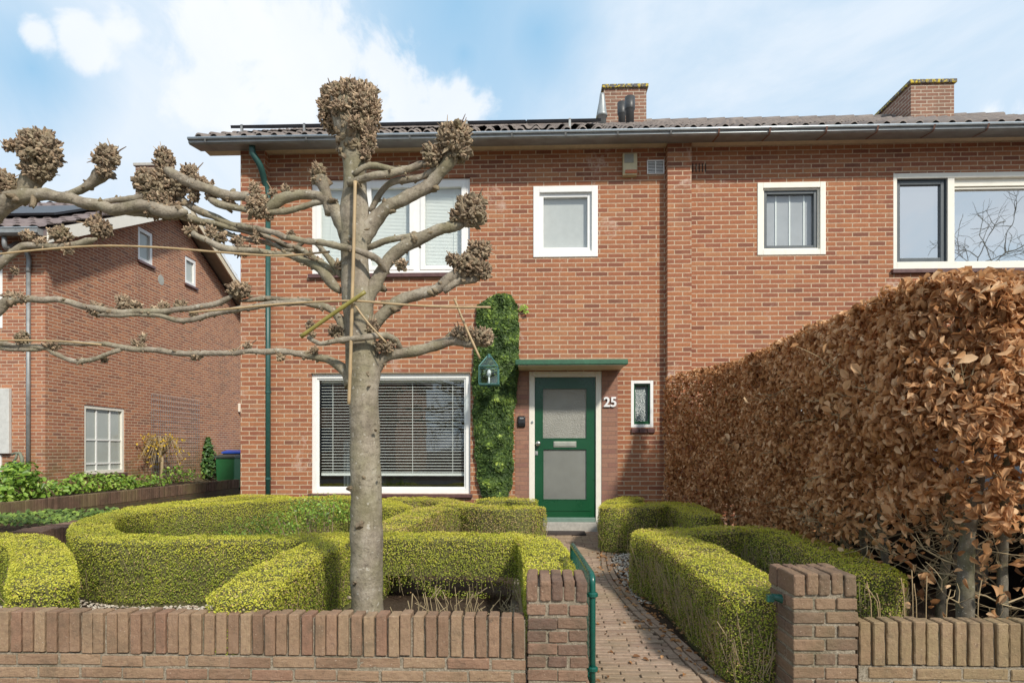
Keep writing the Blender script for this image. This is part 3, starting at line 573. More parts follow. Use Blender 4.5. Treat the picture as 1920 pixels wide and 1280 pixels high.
# fascia gable end board
# roof of wavy pantiles
def pantiles(name, X0, X1, y0, z0, slope, length, mat, parent, pitch=.205, course=.34, sgn=1, amp=.03):
    """waves along x, overlapping steps up the slope"""
    nx = int((X1 - X0) / pitch * 10); xs = np.linspace(X0, X1, nx + 1); n = int(length / course) + 1
    ph = ((xs - X0) / pitch) % 1.0; wave = amp * np.where(ph < .5, np.sin(ph * 2 * np.pi) ** .8 if False else np.sqrt(np.maximum(0, np.sin(ph * 2 * np.pi))), -.35 * np.sin((ph - .5) * 2 * np.pi))
    V = []; Fc = []
    for i in range(n):
        ya, yb = y0 + sgn * i * course, y0 + sgn * (i * course + course * 1.06); j = rng.normal(0, .002, len(xs))
        za, zb = z0 + i * course * slope + .036, z0 + (i + 1.06) * course * slope
        o = len(V); rows = [(ya, za - .022), (ya, za), (yb, zb)]
        for (yy, z_) in rows:
            for x_, w_, jj in zip(xs, wave, j): V.append((x_, yy + 0 * jj, z_ + w_ + jj))
        k = len(xs)
        for r_ in range(2):
            for c_ in range(k - 1):
                a_ = o + r_ * k + c_; Fc.append((a_, a_ + 1, a_ + k + 1, a_ + k))
    return npmesh(name, np.array(V), np.array(Fc), mat, parent)
RX0 = U(368, 250, Y=YF - .4).x
roof = MB().prism([(YF - .36, 5.265), (RY, RZ - .04), (YB + .4, 5.27), (YB + .4, 5.22), (RY, RZ - .12), (YF - .36, 5.22)], 'x', RX0 + .04, GX1).obj('roof', M['tile'], house)
pantiles('roof_tiles', RX0, GX1, YF - .44, 5.268, SL, RY - YF + .44, M['tile'], roof, amp=.05)
m = MB(); xr = RX0
while xr < GX1: m.tube([(xr, RY, RZ - .05), (xr + .40, RY, RZ - .04)], [.10, .11], 12); xr += .36
m.obj('ridge_tile', M['tile'], roof, smooth=True)
MB().prism([(YF - .44, 5.24), (RY, RZ), (RY, RZ - .2), (YF - .36, 5.14 + .08)], 'x', RX0 + .02, RX0 + .05).obj('barge_board', M['beige'], roof)
# chimneys
def chimney(pL, pR, ptop, pback, Yc, parent, dep=1.25, capm=M['cap']):
    x0 = U(pL, 200, Y=Yc).x; x1 = U(pR, 200, Y=Yc).x; zt = U((pL + pR) / 2, ptop, Y=Yc).z; m = MB(); m.box(x0, x1, Yc, Yc + dep, RZ - 1.0, zt - .07)
    c_ = m.obj('chimney', M['chim'], parent); m = MB(); n = 6; w = (x1 - x0 + .08) / n
    for k in range(n): m.box(x0 - .04 + k * w + .004, x0 - .04 + (k + 1) * w - .004, Yc - .04, Yc + dep + .04, zt - .068, zt)
    m.obj('coping', capm, c_, bevel=.008); return c_
chimney(1132, 1212, 159, 0, 12.35, house); chimney(1708, 1789, 150, 0, 12.35, house)
# flues
def flue(pc, ptop, Yc, r, mat, cone=False):
    p = U(pc, ptop, Y=Yc); zb_ = 5.3 + (Yc - 8.38) * SL - .1; m = MB(); h = p.z
    if cone: m.tube([(p.x, Yc, zb_), (p.x, Yc, h - .40), (p.x, Yc, h - .40), (p.x, Yc, h - .36), (p.x, Yc, h - .34), (p.x, Yc, h - .04), (p.x, Yc, h)], [r, r, r * 1.3, r * 1.3, r * 1.15, r * .62, r * .55], 20)
    else: m.tube([(p.x, Yc, zb_), (p.x, Yc, h - .24), (p.x, Yc, h - .22), (p.x, Yc, h - .2), (p.x, Yc, h)], [r, r, r * 1.18, r * 1.25, r * 1.25], 20)
    m.obj('flue_pipe', mat, house, smooth=True)
flue(1129, 176, 11.2, .07, M['leadgrey'], True); flue(1181, 183, 11.3, .072, M['blackpipe']); flue(1166, 193, 11.8, .066, M['blackpipe'])
# downpipe
m = MB(); P1 = U(472, 280, Y=YF - .35); xd = U(502, 600, Y=YF - .07).x
m.tube(smoothline([(P1.x, YF - .33, 5.225), (P1.x, YF - .32, 5.12), (P1.x + .07, YF - .24, 4.98), (xd - .02, YF - .1, 4.78), (xd, YF - .07, 4.66), (xd, YF - .07, 4.5)], .04), .042, 14)
m.tube([(xd, YF - .07, 4.5), (xd, YF - .07, -.1)], .04, 14); dp = m.obj('downpipe', M['greenpipe'], house, smooth=True); m = MB()
for z in (4.45, 3.2, 1.9, .7): MB().tube([(xd, YF - .07, z), (xd, YF - .07, z + .03)], .048, 14).obj('pipe_clip', M['greenpipe'], dp)
# solar panels lying above the left half of the roof
sp_ = thing('solar_panel_array', 'row of dark solar panels raised above the tiles left of the chimney', 'solar panels', (-1.5, 9.2, 5.6))
sx0 = U(436, 238, Y=YF + .05).x; sx1 = U(1127, 232, Y=YF + .05).x; ys = YF - .02; zs = 5.30 + (ys - 8.38) * SL + .085; nP = 5; pw = (sx1 - sx0) / nP
for k in range(nP):
    a, b = sx0 + k * pw + .01, sx0 + (k + 1) * pw - .01; L = 1.65; c1 = (ys, zs); c2 = (ys + L * .879, zs + L * .879 * (SL - .02)); nv = (-.03 * .47, .03 * .88)
    fr_ = MB().prism([c1, c2, (c2[0] + nv[0], c2[1] + nv[1] + .01), (c1[0] + nv[0], c1[1] + nv[1] + .01)], 'x', a, b).obj('panel', M['black'], sp_)
    MB().add([(a + .02, c1[0] - .0 + .02, c1[1] + .052), (b - .02, c1[0] + .02, c1[1] + .052), (b - .02, c2[0] - .03, c2[1] + .04), (a + .02, c2[0] - .03, c2[1] + .04)], [(0, 1, 2, 3)]).obj('cells', M['solar'], fr_, recalc=False)
for x in (sx0 + .15, sx0 + pw, sx0 + 2 * pw, sx0 + 3 * pw + .2, sx1 - .45):
    MB().box(x, x + .03, ys - .012, ys + .02, zs - .10, zs + .05).obj('clamp', M['zinc'], sp_)
# wall fixings that hang on the house
al = thing('alarm_box', 'cream alarm siren box with orange lens high on the brick wall', 'alarm box', U(1181, 328, Y=YF))
r = rect(1168, 1195, 287, 329, YF - .08); m = MB(); m.prism([(YF, r[2]), (YF - .07, r[2] + .01), (YF - .085, r[2] + .06), (YF - .08, r[3]), (YF, r[3] + .01)], 'x', r[0], r[1]); m.obj('housing', plain('aged cream plastic', (.55, .48, .30), .5, bump=0), al, bevel=.008)
MB().box(r[0] + .03, r[1] - .003, YF - .092, YF - .07, r[2] + .03, r[2] + .075).obj('strobe_lens', M['orange'], al, bevel=.006)
MB().box(r[0] + .02, r[1] - .05, YF - .089, YF - .07, r[2] + .17, r[3] - .015).obj('cover_plate', M['lens'], al, bevel=.004)
ks = thing('doorbell', 'small black doorbell box on the brick left of the green door', 'doorbell', U(978, 800, Y=YF)); r = rect(971, 985, 779, 801, YF)
MB().prism([(YF - .003, r[2]), (YF - .035, r[2] + .01), (YF - .045, r[2] + .06), (YF - .04, r[3] - .01), (YF - .003, r[3])], 'x', r[0], r[1]).obj('housing', M['plastic'], ks, bevel=.012, seg=3)
MB().box(r[0] + .025, r[1] - .025, YF - .05, YF - .04, r[3] - .05, r[3] - .03).obj('button', M['steel'], ks, bevel=.003)
# doormat
p0 = U(1017, 1000, Z=-.0); mm = MB(); mm.box(.02, .66, 8.42, 8.70, -.004, .016)
for k in range(7): mm.box(.03, .65, 8.44 + k * .037, 8.455 + k * .037, .0165, .021)
tag(mm.obj('doormat', M['mat']), 'thin dark brown doormat lying on the path before the green door', 'doormat')
# lantern
LY = YF - .38; lc = U(917, 700, Y=LY); lan = thing('wall_lantern', 'blue green glazed lantern hanging before the ivy beside the door', 'lantern', (lc.x, LY, U(917, 722, Y=LY).z))
r = rect(900, 935, 688, 721, LY); hw = (r[1] - r[0]) / 2; zb_, zt_ = r[2], r[3]; zap = U(917, 668, Y=LY).z; m = MB(); t_ = .006
for sx in (-1, 1):
    for sy in (-1, 1):
        m.tube([(lc.x + sx * hw, LY + sy * hw, zb_), (lc.x + sx * hw, LY + sy * hw, zt_)], t_, 6); m.tube([(lc.x + sx * hw, LY + sy * hw, zt_), (lc.x + sx * .025, LY + sy * .025, zap)], t_, 6)
for z in (zb_, zt_): 
    for s1 in (-1, 1): m.tube([(lc.x - hw, LY + s1 * hw, z), (lc.x + hw, LY + s1 * hw, z)], t_, 6); m.tube([(lc.x + s1 * hw, LY - hw, z), (lc.x + s1 * hw, LY + hw, z)], t_, 6)
m.box(lc.x - hw, lc.x + hw, LY - hw, LY + hw, zb_ - .012, zb_); m.tube([(lc.x, LY, zb_ - .04), (lc.x, LY, zb_ - .01)], .02, 10); m.tube([(lc.x, LY, zap - .02), (lc.x, LY, zap + .03)], .02, 10); m.tube([(lc.x, LY, zap + .02), (lc.x, YF, zap + .08)], .008, 6)
m.obj('lantern_frame', M['verdigris'], lan)
m = MB(); q = hw - .003
for s1 in (-1, 1):
    m.add([(lc.x - q, LY + s1 * q, zb_), (lc.x + q, LY + s1 * q, zb_), (lc.x + q, LY + s1 * q, zt_), (lc.x - q, LY + s1 * q, zt_)], [(0, 1, 2, 3)]); m.add([(lc.x + s1 * q, LY - q, zb_), (lc.x + s1 * q, LY + q, zb_), (lc.x + s1 * q, LY + q, zt_), (lc.x + s1 * q, LY - q, zt_)], [(0, 1, 2, 3)])
m.obj('lantern_glass', M['lglass'], lan, recalc=False)
m = MB(); 
for s1 in (-1, 1):
    m.add([(lc.x - q, LY + s1 * q, zt_), (lc.x + q, LY + s1 * q, zt_), (lc.x + .02, LY + s1 * .02, zap), (lc.x - .02, LY + s1 * .02, zap)], [(0, 1, 2, 3)]); m.add([(lc.x + s1 * q, LY - q, zt_), (lc.x + s1 * q, LY + q, zt_), (lc.x + s1 * .02, LY + .02, zap), (lc.x + s1 * .02, LY - .02, zap)], [(0, 1, 2, 3)])
m.obj('lantern_hood', M['lglass'], lan, recalc=False)
m = MB(); m.tube([(lc.x, LY, zb_), (lc.x, LY, zb_ + .1)], .012, 8); m.tube([(lc.x, LY, zb_ + .1), (lc.x, LY, zb_ + .13), (lc.x, LY, zb_ + .18), (lc.x, LY, zb_ + .2)], [.012, .028, .026, .008], 12); m.obj('bulb', M['white'], lan, smooth=True)
# ---------------------------------------------------------------- ivy on the wall
iv = thing('ivy', 'dense column of green ivy climbing the wall left of the front door', 'ivy', (U(930, 900, Y=YF).x, YF, 0))
edge = [(556, 925, 962), (575, 893, 975), (620, 890, 976), (700, 885, 978), (760, 884, 968), (820, 888, 966), (880, 892, 966), (910, 896, 964), (935, 905, 955)]
n = 12000; py = rng.uniform(556, 936, n); eL = np.interp(py, [e[0] for e in edge], [e[1] for e in edge]); eR = np.interp(py, [e[0] for e in edge], [e[2] for e in edge]); eL = eL + 4; eR = eR - 5
wob = np.array([mnoise.noise((p * .03, 3.1, 0)) for p in py]) * 7; t = rng.beta(.8, .8, n); px = eL + wob + (eR - eL) * t
bul = np.sin(np.pi * np.clip(t, .02, .98)) ** .5; P = np.array([U(a, b, Y=YF) for a, b in zip(px, py)])
lump = np.array([mnoise.noise((p[0] * 7, p[2] * 7, 0)) for p in P]); P[:, 1] = YF - .03 - bul * (.10 + .06 * lump) * rng.uniform(.75, 1, n)
Nn = np.stack([(t - .5) * 1.2, -np.ones(n), np.full(n, .25)], 1)
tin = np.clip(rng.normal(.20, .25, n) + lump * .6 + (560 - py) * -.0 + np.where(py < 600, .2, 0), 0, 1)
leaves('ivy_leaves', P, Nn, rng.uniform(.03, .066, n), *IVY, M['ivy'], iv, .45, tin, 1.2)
# stray shoots
m = MB(); m.tube([U(960, 570, Y=YF - .05), U(975, 576, Y=YF - .06), U(988, 577, Y=YF - .06)], .004, 5)
for k in range(10): a = U(rng.uniform(905, 955), 930, Y=YF - .04); m.tube(smoothline([tuple(a), (a.x + rng.normal(0, .04), a.y, 1.2), (a.x + rng.normal(0, .08), a.y, 2.4)], .2), .009, 5)
m.obj('stem', M['beechbark'], iv)
q = np.array([U(rng.uniform(975, 990), rng.uniform(572, 586), Y=YF - .06) for _ in range(14)]); leaves('shoot_leaves', q, np.tile([0, -1, .3], (14, 1)), .05, *IVY, M['ivy'], iv, .4, rng.uniform(.85, 1, 14))

# ---------------------------------------------------------------- neighbour house
NY = 11.37; NX = U(85, 700, Y=NY).x
nb = thing('brick_house', 'plum red brick neighbour house with steep gable wall, small white windows and tiled roof', 'house', (NX - 4, NY, 0))
ap = U(327, 399, X=NX); el = U(122, 439, X=NX); sl_ = (ap.z - el.z) / (ap.y - el.y); ez = el.z - (el.y - NY) * sl_; NB = 2 * ap.y - NY
def rx(px0, px1, py0, py1):
    a, b = U(px0, (py0 + py1) / 2, X=NX), U(px1, (py0 + py1) / 2, X=NX); return a.y, b.y, U((px0 + px1) / 2, py1, X=NX).z, U((px0 + px1) / 2, py0, X=NX).z
G1 = rx(158, 234, 762, 887); G2 = rx(259, 287, 431, 493); G3 = rx(347, 368, 484, 535)
m = MB(); ys_ = sorted({NY, NB, ap.y, *[g[i] for g in (G1, G2, G3) for i in (0, 1)]})
def top(y): return ez + (y - NY) * sl_ if y <= ap.y else ez + (NB - y) * sl_
for a, b in zip(ys_, ys_[1:]):
    hs = sorted([(g[2], g[3]) for g in (G1, G2, G3) if g[0] < (a + b) / 2 < g[1]]); lo = -.3
    for h in hs: m.add([(NX, a, lo), (NX, b, lo), (NX, b, h[0]), (NX, a, h[0])], [(0, 1, 2, 3)]); lo = h[1]
    m.add([(NX, a, lo), (NX, b, lo), (NX, b, top(b)), (NX, a, top(a))], [(0, 1, 2, 3)])
for g in (G1, G2, G3):
    for (ya, za, yb_, zb2) in ((g[0], g[2], g[0], g[3]), (g[1], g[3], g[1], g[2]), (g[1], g[2], g[0], g[2]), (g[0], g[3], g[1], g[3])): m.add([(NX, ya, za), (NX - .1, ya, za), (NX - .1, yb_, zb2), (NX, yb_, zb2)], [(0, 1, 2, 3)])
nwx = U(2, 520, Y=NY).x
m.add([(NX - 8, NY, -.3), (NX, NY, -.3), (NX, NY, ez + .1), (NX - 8, NY, ez + .1)], [(0, 1, 2, 3)]); m.add([(NX - 8, NY, -.3), (NX - 8, NB, -.3), (NX - 8, NB, ez), (NX - 8, ap.y, ap.z), (NX - 8, NY, ez)], [(0, 1, 2, 3, 4)]); m.add([(NX - 8, NB, -.3), (NX, NB, -.3), (NX, NB, ez), (NX - 8, NB, ez)], [(0, 1, 2, 3)])
m.obj('wall', M['brick2'], nb, recalc=False)
def swin(g, w, bars=None, sill=True):
    m = MB(); x0, x1 = NX - .09, NX - .015
    m.box(x0, x1, g[0], g[0] + w, g[2], g[3]); m.box(x0, x1, g[1] - w, g[1], g[2], g[3]); m.box(x0, x1, g[0] + w, g[1] - w, g[3] - w, g[3]); m.box(x0, x1, g[0] + w, g[1] - w, g[2], g[2] + w)
    o = m.obj('window', M['cream'] if bars else M['white'], nb, bevel=.004); MB().box(NX - .07, NX - .06, g[0] + w, g[1] - w, g[2] + w, g[3] - w).obj('pane', M['winpane'], o)
    if bars:
        for f_ in bars[0]: y = g[0] + (g[1] - g[0]) * f_; MB().box(NX - .058, NX - .04, y - .018, y + .018, g[2] + w, g[3] - w).obj('glazing_bar', M['white'], o)
        for f_ in bars[1]: z = g[2] + (g[3] - g[2]) * f_; MB().box(NX - .0585, NX - .042, g[0] + w, g[1] - w, z - .015, z + .015).obj('glazing_bar', M['white'], o)
    MB().box(NX - .05, NX + .05, g[0] - .03, g[1] + .03, g[2] - .06, g[2] - .003).obj('sill', M['sill'], o, bevel=.005)
swin(G1, .07, ((.33, .66), (.5, .15))); swin(G2, .09); swin(G3, .09)
OV = .42; m = MB(); th = .13; e0 = NY - .45; ez0 = ez - .45 * sl_
def nroof(side):
    if side: return [(e0, ez0 + .1), (ap.y, ap.z + .1), (ap.y, ap.z + .1 + th), (e0, ez0 + .1 + th)]
    e1 = NB + .4; return [(ap.y, ap.z + .1), (e1, ez - .4 * sl_ + .1), (e1, ez - .4 * sl_ + .1 + th), (ap.y, ap.z + .1 + th)]
for s_ in (1, 0): m.prism(nroof(s_), 'x', NX - 8, NX + OV - .04)
nr = m.obj('roof', M['tile2'], nb)
pantiles('roof_tiles', NX - 8, NX + OV, e0 - .05, ez0 + .24, sl_, (ap.y - e0) * 1.0, M['tile2'], nr, .30, .36, 1, .03)
pantiles('roof_tiles', NX - 8, NX + OV, NB + .45, ez - .45 * sl_ + .24, sl_, (NB - ap.y) + .4, M['tile2'], nr, .30, .36, -1, .03)
for s_ in (1, 0):
    q = nroof(s_); lo, hi = (q[0], q[1]); MB().prism([(lo[0], lo[1] - .12), (hi[0], hi[1] - .12), (hi[0], hi[1] + th - .01), (lo[0], lo[1] + th - .01)], 'x', NX + OV - .038, NX + OV).obj('barge_board', M['cream'] if s_ else M['beige'], nr)
    MB().prism([(lo[0], lo[1] - .02), (hi[0], hi[1] - .02), (hi[0], hi[1] - .003), (lo[0], lo[1] - .003)], 'x', NX - .01, NX + OV - .04).obj('soffit', plain('brown grey soffit', (.30, .245, .18), .7, bump=0) if not s_ else M['beige'], nr)
    if not s_: MB().prism([(lo[0], lo[1] + .04), (hi[0], hi[1] + .04), (hi[0], hi[1] + th + .02), (lo[0], lo[1] + th + .02)], 'x', NX + OV + .002, NX + OV + .02).obj('verge_strip', M['white'], nr)
m = MB(); m.prism([(e0 - .14, ez0 + .12), (e0 - .14, ez0 + .2), (e0 + .0, ez0 + .2), (e0, ez0 + .1), (e0 - .10, ez0 + .085)], 'x', NX - 8, NX + OV - .1); m.obj('gutter', M['zinc'], nb); 
MB().tube([(NX - 8, e0 - .14, ez0 + .205), (NX + OV - .1, e0 - .14, ez0 + .205)], .014, 8).obj('gutter_lip', M['zincl'], nb)
p1 = U(14, 445, Y=NY - .4); p2 = U(53, 480, Y=NY - .06); m = MB(); m.tube(smoothline([(p1.x, e0 - .02, ez0 + .1), (p1.x, e0 + .02, ez0 - .1), (p2.x - .1, NY - .15, p2.z + .2), (p2.x, NY - .06, p2.z), (p2.x, NY - .06, p2.z - .3)], .05), .04, 12); m.tube([(p2.x, NY - .06, p2.z - .3), (p2.x, NY - .06, .2)], .035, 12); m.obj('downpipe', M['zinc'], nb, smooth=True)
q = U(3, 520, Y=NY); m = MB(); frame_ring(m, (q.x - 1.6, q.x + .02, U(3, 615, Y=NY).z, U(3, 470, Y=NY).z), .07, NY - .01, NY + .05); m.obj('window', M['white'], nb)
MB().box(q.x - 1.55, q.x - .03, NY - .004, NY, U(3, 610, Y=NY).z, U(3, 476, Y=NY).z).obj('pane', M['winpane'], nb)
q = U(18, 790, Y=NY - .06); MB().box(q.x - .9, q.x, NY - .08, NY - .01, U(9, 850, Y=NY - .06).z, U(9, 728, Y=NY - .06).z).obj('shutter', plain('pale grey shutter', (.60, .60, .57), .5, bump=0), nb, bevel=.008)
MB().box(q.x - 1.0, U(4, 800, Y=NY).x, NY - .03, NY + .01, .2, U(9, 852, Y=NY).z).obj('door_frame', M['white'], nb)
m = MB(); cy0 = ap.y - .45; xa, xb = U(254, 345, Y=cy0).x, U(254, 345, Y=cy0).x + .62; zt = U(275, 306, Y=cy0).z; m.box(xa, xb, cy0, cy0 + .9, ap.z - 1.0, zt - .07); nc = m.obj('chimney', M['chim'], nb); MB().box(xa - .04, xb + .04, cy0 - .04, cy0 + .94, zt - .07, zt).obj('coping', M['concrete'], nc, bevel=.01)
q = U(302, 525, X=NX); m = MB(); m.tube([(NX - .01, q.y, q.z), (NX + .004, q.y, q.z)], [.14, .12], 14); m.obj('cement_patch', M['cement'], nb)
q = U(448, 765, X=NX); MB().box(NX, NX + .12, q.y - .08, q.y + .08, q.z - .12, q.z + .14).obj('outdoor_lamp', M['cream'], nb, bevel=.02)
sp2 = thing('solar_panel_array', 'pale reflecting solar panels low on the neighbour roof above its gutter', 'solar panels', (NX - 4, NY + .5, ez + .5))
for k in range(3):
    b = U(148, 385, Y=NY + 1.2).x - k * 1.62; y0_ = NY + .55; z0_ = ez + .55 * sl_ + .36; L = 1.5
    fr_ = MB().prism([(y0_, z0_), (y0_ + L, z0_ + L * sl_), (y0_ + L - .02, z0_ + L * sl_ + .04), (y0_ - .02, z0_ + .04)], 'x', b - 1.6, b).obj('panel', M['black'], sp2)
    MB().add([(b - 1.58, y0_, z0_ + .045), (b - .02, y0_, z0_ + .045), (b - .02, y0_ + L - .03, z0_ + L * sl_ + .035), (b - 1.58, y0_ + L - .03, z0_ + L * sl_ + .035)], [(0, 1, 2, 3)]).obj('cells', M['solar'], fr_, recalc=False)
# hand pump
hp = thing('hand_pump', 'old grey green iron hand pump standing against the neighbour house front', 'water pump', (U(25, 900, Y=NY - .35).x, NY - .35, .3)); HY = NY - .35
H = lambda a, b: tuple(U(a, b, Y=HY)); m = MB()
m.tube([H(25, 930), H(25, 895), H(25, 888), H(25, 868), H(25, 866)], [.05, .05, .095, .09, .12], 14); m.tube(smoothline([H(22, 885), H(14, 882), H(9, 888), H(8, 893)], .03), [.05] * 40, 10) if False else m.tube([H(22, 884), H(15, 881), H(9, 886), H(8, 892)], [.04, .04, .035, .035], 10); m.obj('pump_body', M['verdigris'], hp, smooth=True)
m = MB(); m.tube([H(25, 866), H(30, 858), H(32, 850)], .02, 8); m.tube([H(22, 852), H(28, 849), H(37, 849), H(41, 858), H(42, 880)], [.02, .022, .028, .03, .03], 8); m.obj('pump_handle', plain('rusty green iron', (.22, .24, .17), .7, var=.4), hp, smooth=True)

# ---------------------------------------------------------------- low garden walls at the left
LX = -7.35
lw = thing('garden_wall', 'long mossy dark brick boundary wall running back towards the bins', 'garden wall', (LX, 8, 0)); tz = U(220, 921, X=LX).z
MB().box(LX - .10, LX + .0, 3.2, 15.6, -.3, tz - .205).obj('brickwork', M['lowwall'], lw)
m = MB(); y = 3.2
while y < 15.6: m.box(LX - .105 + rng.normal(0, .003), LX + .004 + rng.normal(0, .003), y + .006, y + .057, tz - .2, tz + rng.normal(0, .004)); y += .0625
m.obj('soldier_course', island_brick('dark soldier brick', [(0, (.10, .07, .05)), (.5, (.15, .10, .07)), (1, (.20, .13, .09))], moss=.7), lw)
lw2 = thing('garden_wall', 'short low brick wall with ivy beside the ring hedge', 'garden wall', (-4.9, 7, 0))
m = MB(); m.box(-5.22, -4.93, 6.2, 8.3, -.2, .12); m.obj('brickwork', M['lowwall'], lw2); m = MB(); y = 6.2
while y < 8.3: m.box(-5.24, -4.925 + rng.normal(0, .004), y + .005, y + .057, .125, .31 + rng.normal(0, .004)); y += .0625
m.obj('soldier_course', island_brick('brown soldier brick', [(0, (.13, .09, .07)), (.5, (.20, .12, .09)), (1, (.27, .17, .12))]), lw2, bevel=.004)
n = 1500; P = np.stack([rng.uniform(-6.6, -4.95, n), rng.uniform(6.7, 8.4, n), np.full(n, .30)], 1); k = (P[:, 0] + 5.8) ** 2 / .6 + (P[:, 1] - 7.6) ** 2 / .5 < 1; P = P[k]; P[:, 2] += rng.uniform(-.03, .05, len(P))
gi = thing('ground_ivy', 'patch of small green creeping plants beside the short low wall', 'ground ivy', (-5.8, 7.6, .25)); leaves('creeping_leaves', P, np.tile([0, -.4, 1], (len(P), 1)), .05, *IVY, M['ivy'], gi, .5, rng.uniform(.3, .9, len(P)))
struct(MB().box(-6.4, -5.22, 6.3, 8.3, -.3, .2).obj('raised_bed', M['soil'])); struct(MB().box(NX + .01, LX - .11, 3.3, 15.5, -.3, tz - .06).obj('planting_bed', M['soil']))
# ---------------------------------------------------------------- bins
def wheelie(cx, cy, w, d, h, label, mb_, ml_, ang=0):
    t = thing('wheelie_bin', label, 'bin', (cx, cy, 0), 'wheelie bins behind the wall'); w2, d2 = w / 2, d / 2; tp = 1.12; m = MB(); a = [(-w2 / tp, -d2 / tp, .06), (w2 / tp, -d2 / tp, .06), (w2 / tp, d2 / tp, .06), (-w2 / tp, d2 / tp, .06), (-w2, -d2, h - .1), (w2, -d2, h - .1), (w2, d2, h - .1), (-w2, d2, h - .1)]
    m.add([(cx + p[0], cy + p[1], p[2]) for p in a], [(3, 2, 1, 0), (4, 5, 6, 7), (0, 1, 5, 4), (1, 2, 6, 5), (2, 3, 7, 6), (3, 0, 4, 7)]); m.obj('bin_body', mb_, t, bevel=.02)
    m = MB(); m.prism([(cy - d2 - .03, h - .1), (cy - d2 - .03, h - .05), (cy, h), (cy + d2 + .03, h), (cy + d2 + .03, h - .1)], 'x', cx - w2 - .02, cx + w2 + .02); m.obj('lid', ml_, t, bevel=.01)
    for s1 in (-1, 1): m = MB(); m.tube([(cx + s1 * (w2 - .1), cy + d2, .1), (cx + s1 * (w2 - .04), cy + d2, .1)], .1, 16); m.obj('wheel', M['tyre'], t)
q = U(424, 870, Y=17); wheelie(q.x, 17.2, .52, .55, .98, 'green wheelie bin with dark lid behind the boundary wall', M['binG'], M['binL']); q = U(446, 870, Y=18); wheelie(q.x - .05, 18.1, .6, .6, 1.10, 'black wheelie bin with blue lid partly behind the green bin', M['plastic'], M['blue'])
# ---------------------------------------------------------------- plants in the neighbour's bed
def leafcloud(name, label, cat, base, blobs, n, size, mat, stems=8, lmesh=BOXLEAF, tin=(0, 1), group=None, down=0, bark='twig', up=.5):
    t = thing(name, label, cat, base, group); P = []; Nn = []
    for _ in range(n):
        b = blobs[rng.integers(len(blobs))]; v = unit(rng.normal(0, 1, (1, 3)))[0]; r = rng.uniform(.35, 1) ** .5; P.append([b[0] + v[0] * b[3] * r, b[1] + v[1] * b[4] * r, max(base[2], b[2] + v[2] * b[5] * r)]); Nn.append(v + np.array([0, -.2, up]))
    leaves('foliage', np.array(P), np.array(Nn), rng.uniform(.7, 1.2, n) * size, *lmesh, mat, t, .5, rng.uniform(*tin, n), down)
    m = MB()
    for k in range(stems):
        b = blobs[k % len(blobs)]; e = Vector((b[0] + rng.normal(0, .4) * b[3], b[1] + rng.normal(0, .4) * b[4], b[2] + .3 * b[5])); s_ = Vector((base[0] + (e.x - base[0]) * .6, base[1] + (e.y - base[1]) * .6, base[2] - .05)); m.tube(smoothline([tuple(s_), tuple((s_ + e) / 2 + Vector((rng.normal(0, .02), 0, 0))), tuple(e)], .1), [.008] * 99, 5) if False else m.tube([s_, (s_ + e) / 2 + Vector((rng.normal(0, .02), 0, 0)), e], [.009, .007, .004], 5)
    m.obj('stem', M[bark], t); return t
HYD = ([(-.5, 0, 0), (-.15, -.34, .1), (.3, -.2, .02), (.55, 0, -.15), (.3, .2, .02), (-.15, .34, .1)], [(0, 1, 2, 3), (0, 3, 4, 5)])
bx = NX + .55
def bb(px, py, r, h, X=bx): p = U(px, py, X=X); return (p.x, p.y, p.z, .32, r, h)
g_ = 'young shrubs in the bed behind the boundary wall'
leafcloud('shrub', 'bushy bright green shrub in front of the old hand pump', 'shrub', (NX + .75, 11.2, .3), [bb(20, 905, .5, .32, NX + .8), bb(50, 915, .4, .25, NX + .8), bb(38, 890, .25, .25, NX + .8), bb(5, 925, .4, .2, NX + .8)], 700, .095, M['shrub'], 22, HYD, group=g_)
leafcloud('shrub', 'wide light green shrub below the white sash window', 'shrub', (bx, 13, .3), [bb(130, 912, .6, .18), bb(165, 905, .6, .22), bb(205, 905, .6, .22), bb(225, 908, .4, .16), bb(100, 918, .3, .12)], 850, .085, M['shrub'], 34, HYD, group=g_)
leafcloud('shrub', 'small low green shrub left of the thin standard tree', 'shrub', (bx, 16, .3), [bb(262, 900, .5, .13), bb(285, 905, .6, .10)], 200, .08, M['shrub'], 10, HYD, group=g_)
leafcloud('shrub', 'sparse reddish green shrub right of the thin standard tree', 'shrub', (bx, 18, .3), [bb(320, 890, .8, .16), bb(350, 893, .8, .14), bb(337, 882, .6, .12)], 170, .08, M['shrub'], 18, HYD, group=g_)
leafcloud('shrub', 'taller dark green shrub beside the green bin', 'shrub', (bx + .5, 18.5, .3), [(U(390, 875, Y=17).x, 17, U(390, y_, Y=17).z, r_, r_, .2) for y_, r_ in ((885, .28), (870, .26), (855, .22), (842, .14), (832, .07))], 900, .09, M['fir'], 8, HYD)
tz_ = U(302, 855, X=bx - .2); st = thing('standard_tree', 'thin bare standard tree with yellow flowers against the neighbour wall', 'tree', (tz_.x, tz_.y, .3)); m = MB(); m.tube([(tz_.x, tz_.y, .25), (tz_.x + .02, tz_.y, tz_.z)], [.05, .035], 8); m.obj('trunk', M['twig'], st, smooth=True)
m = MB(); P = []
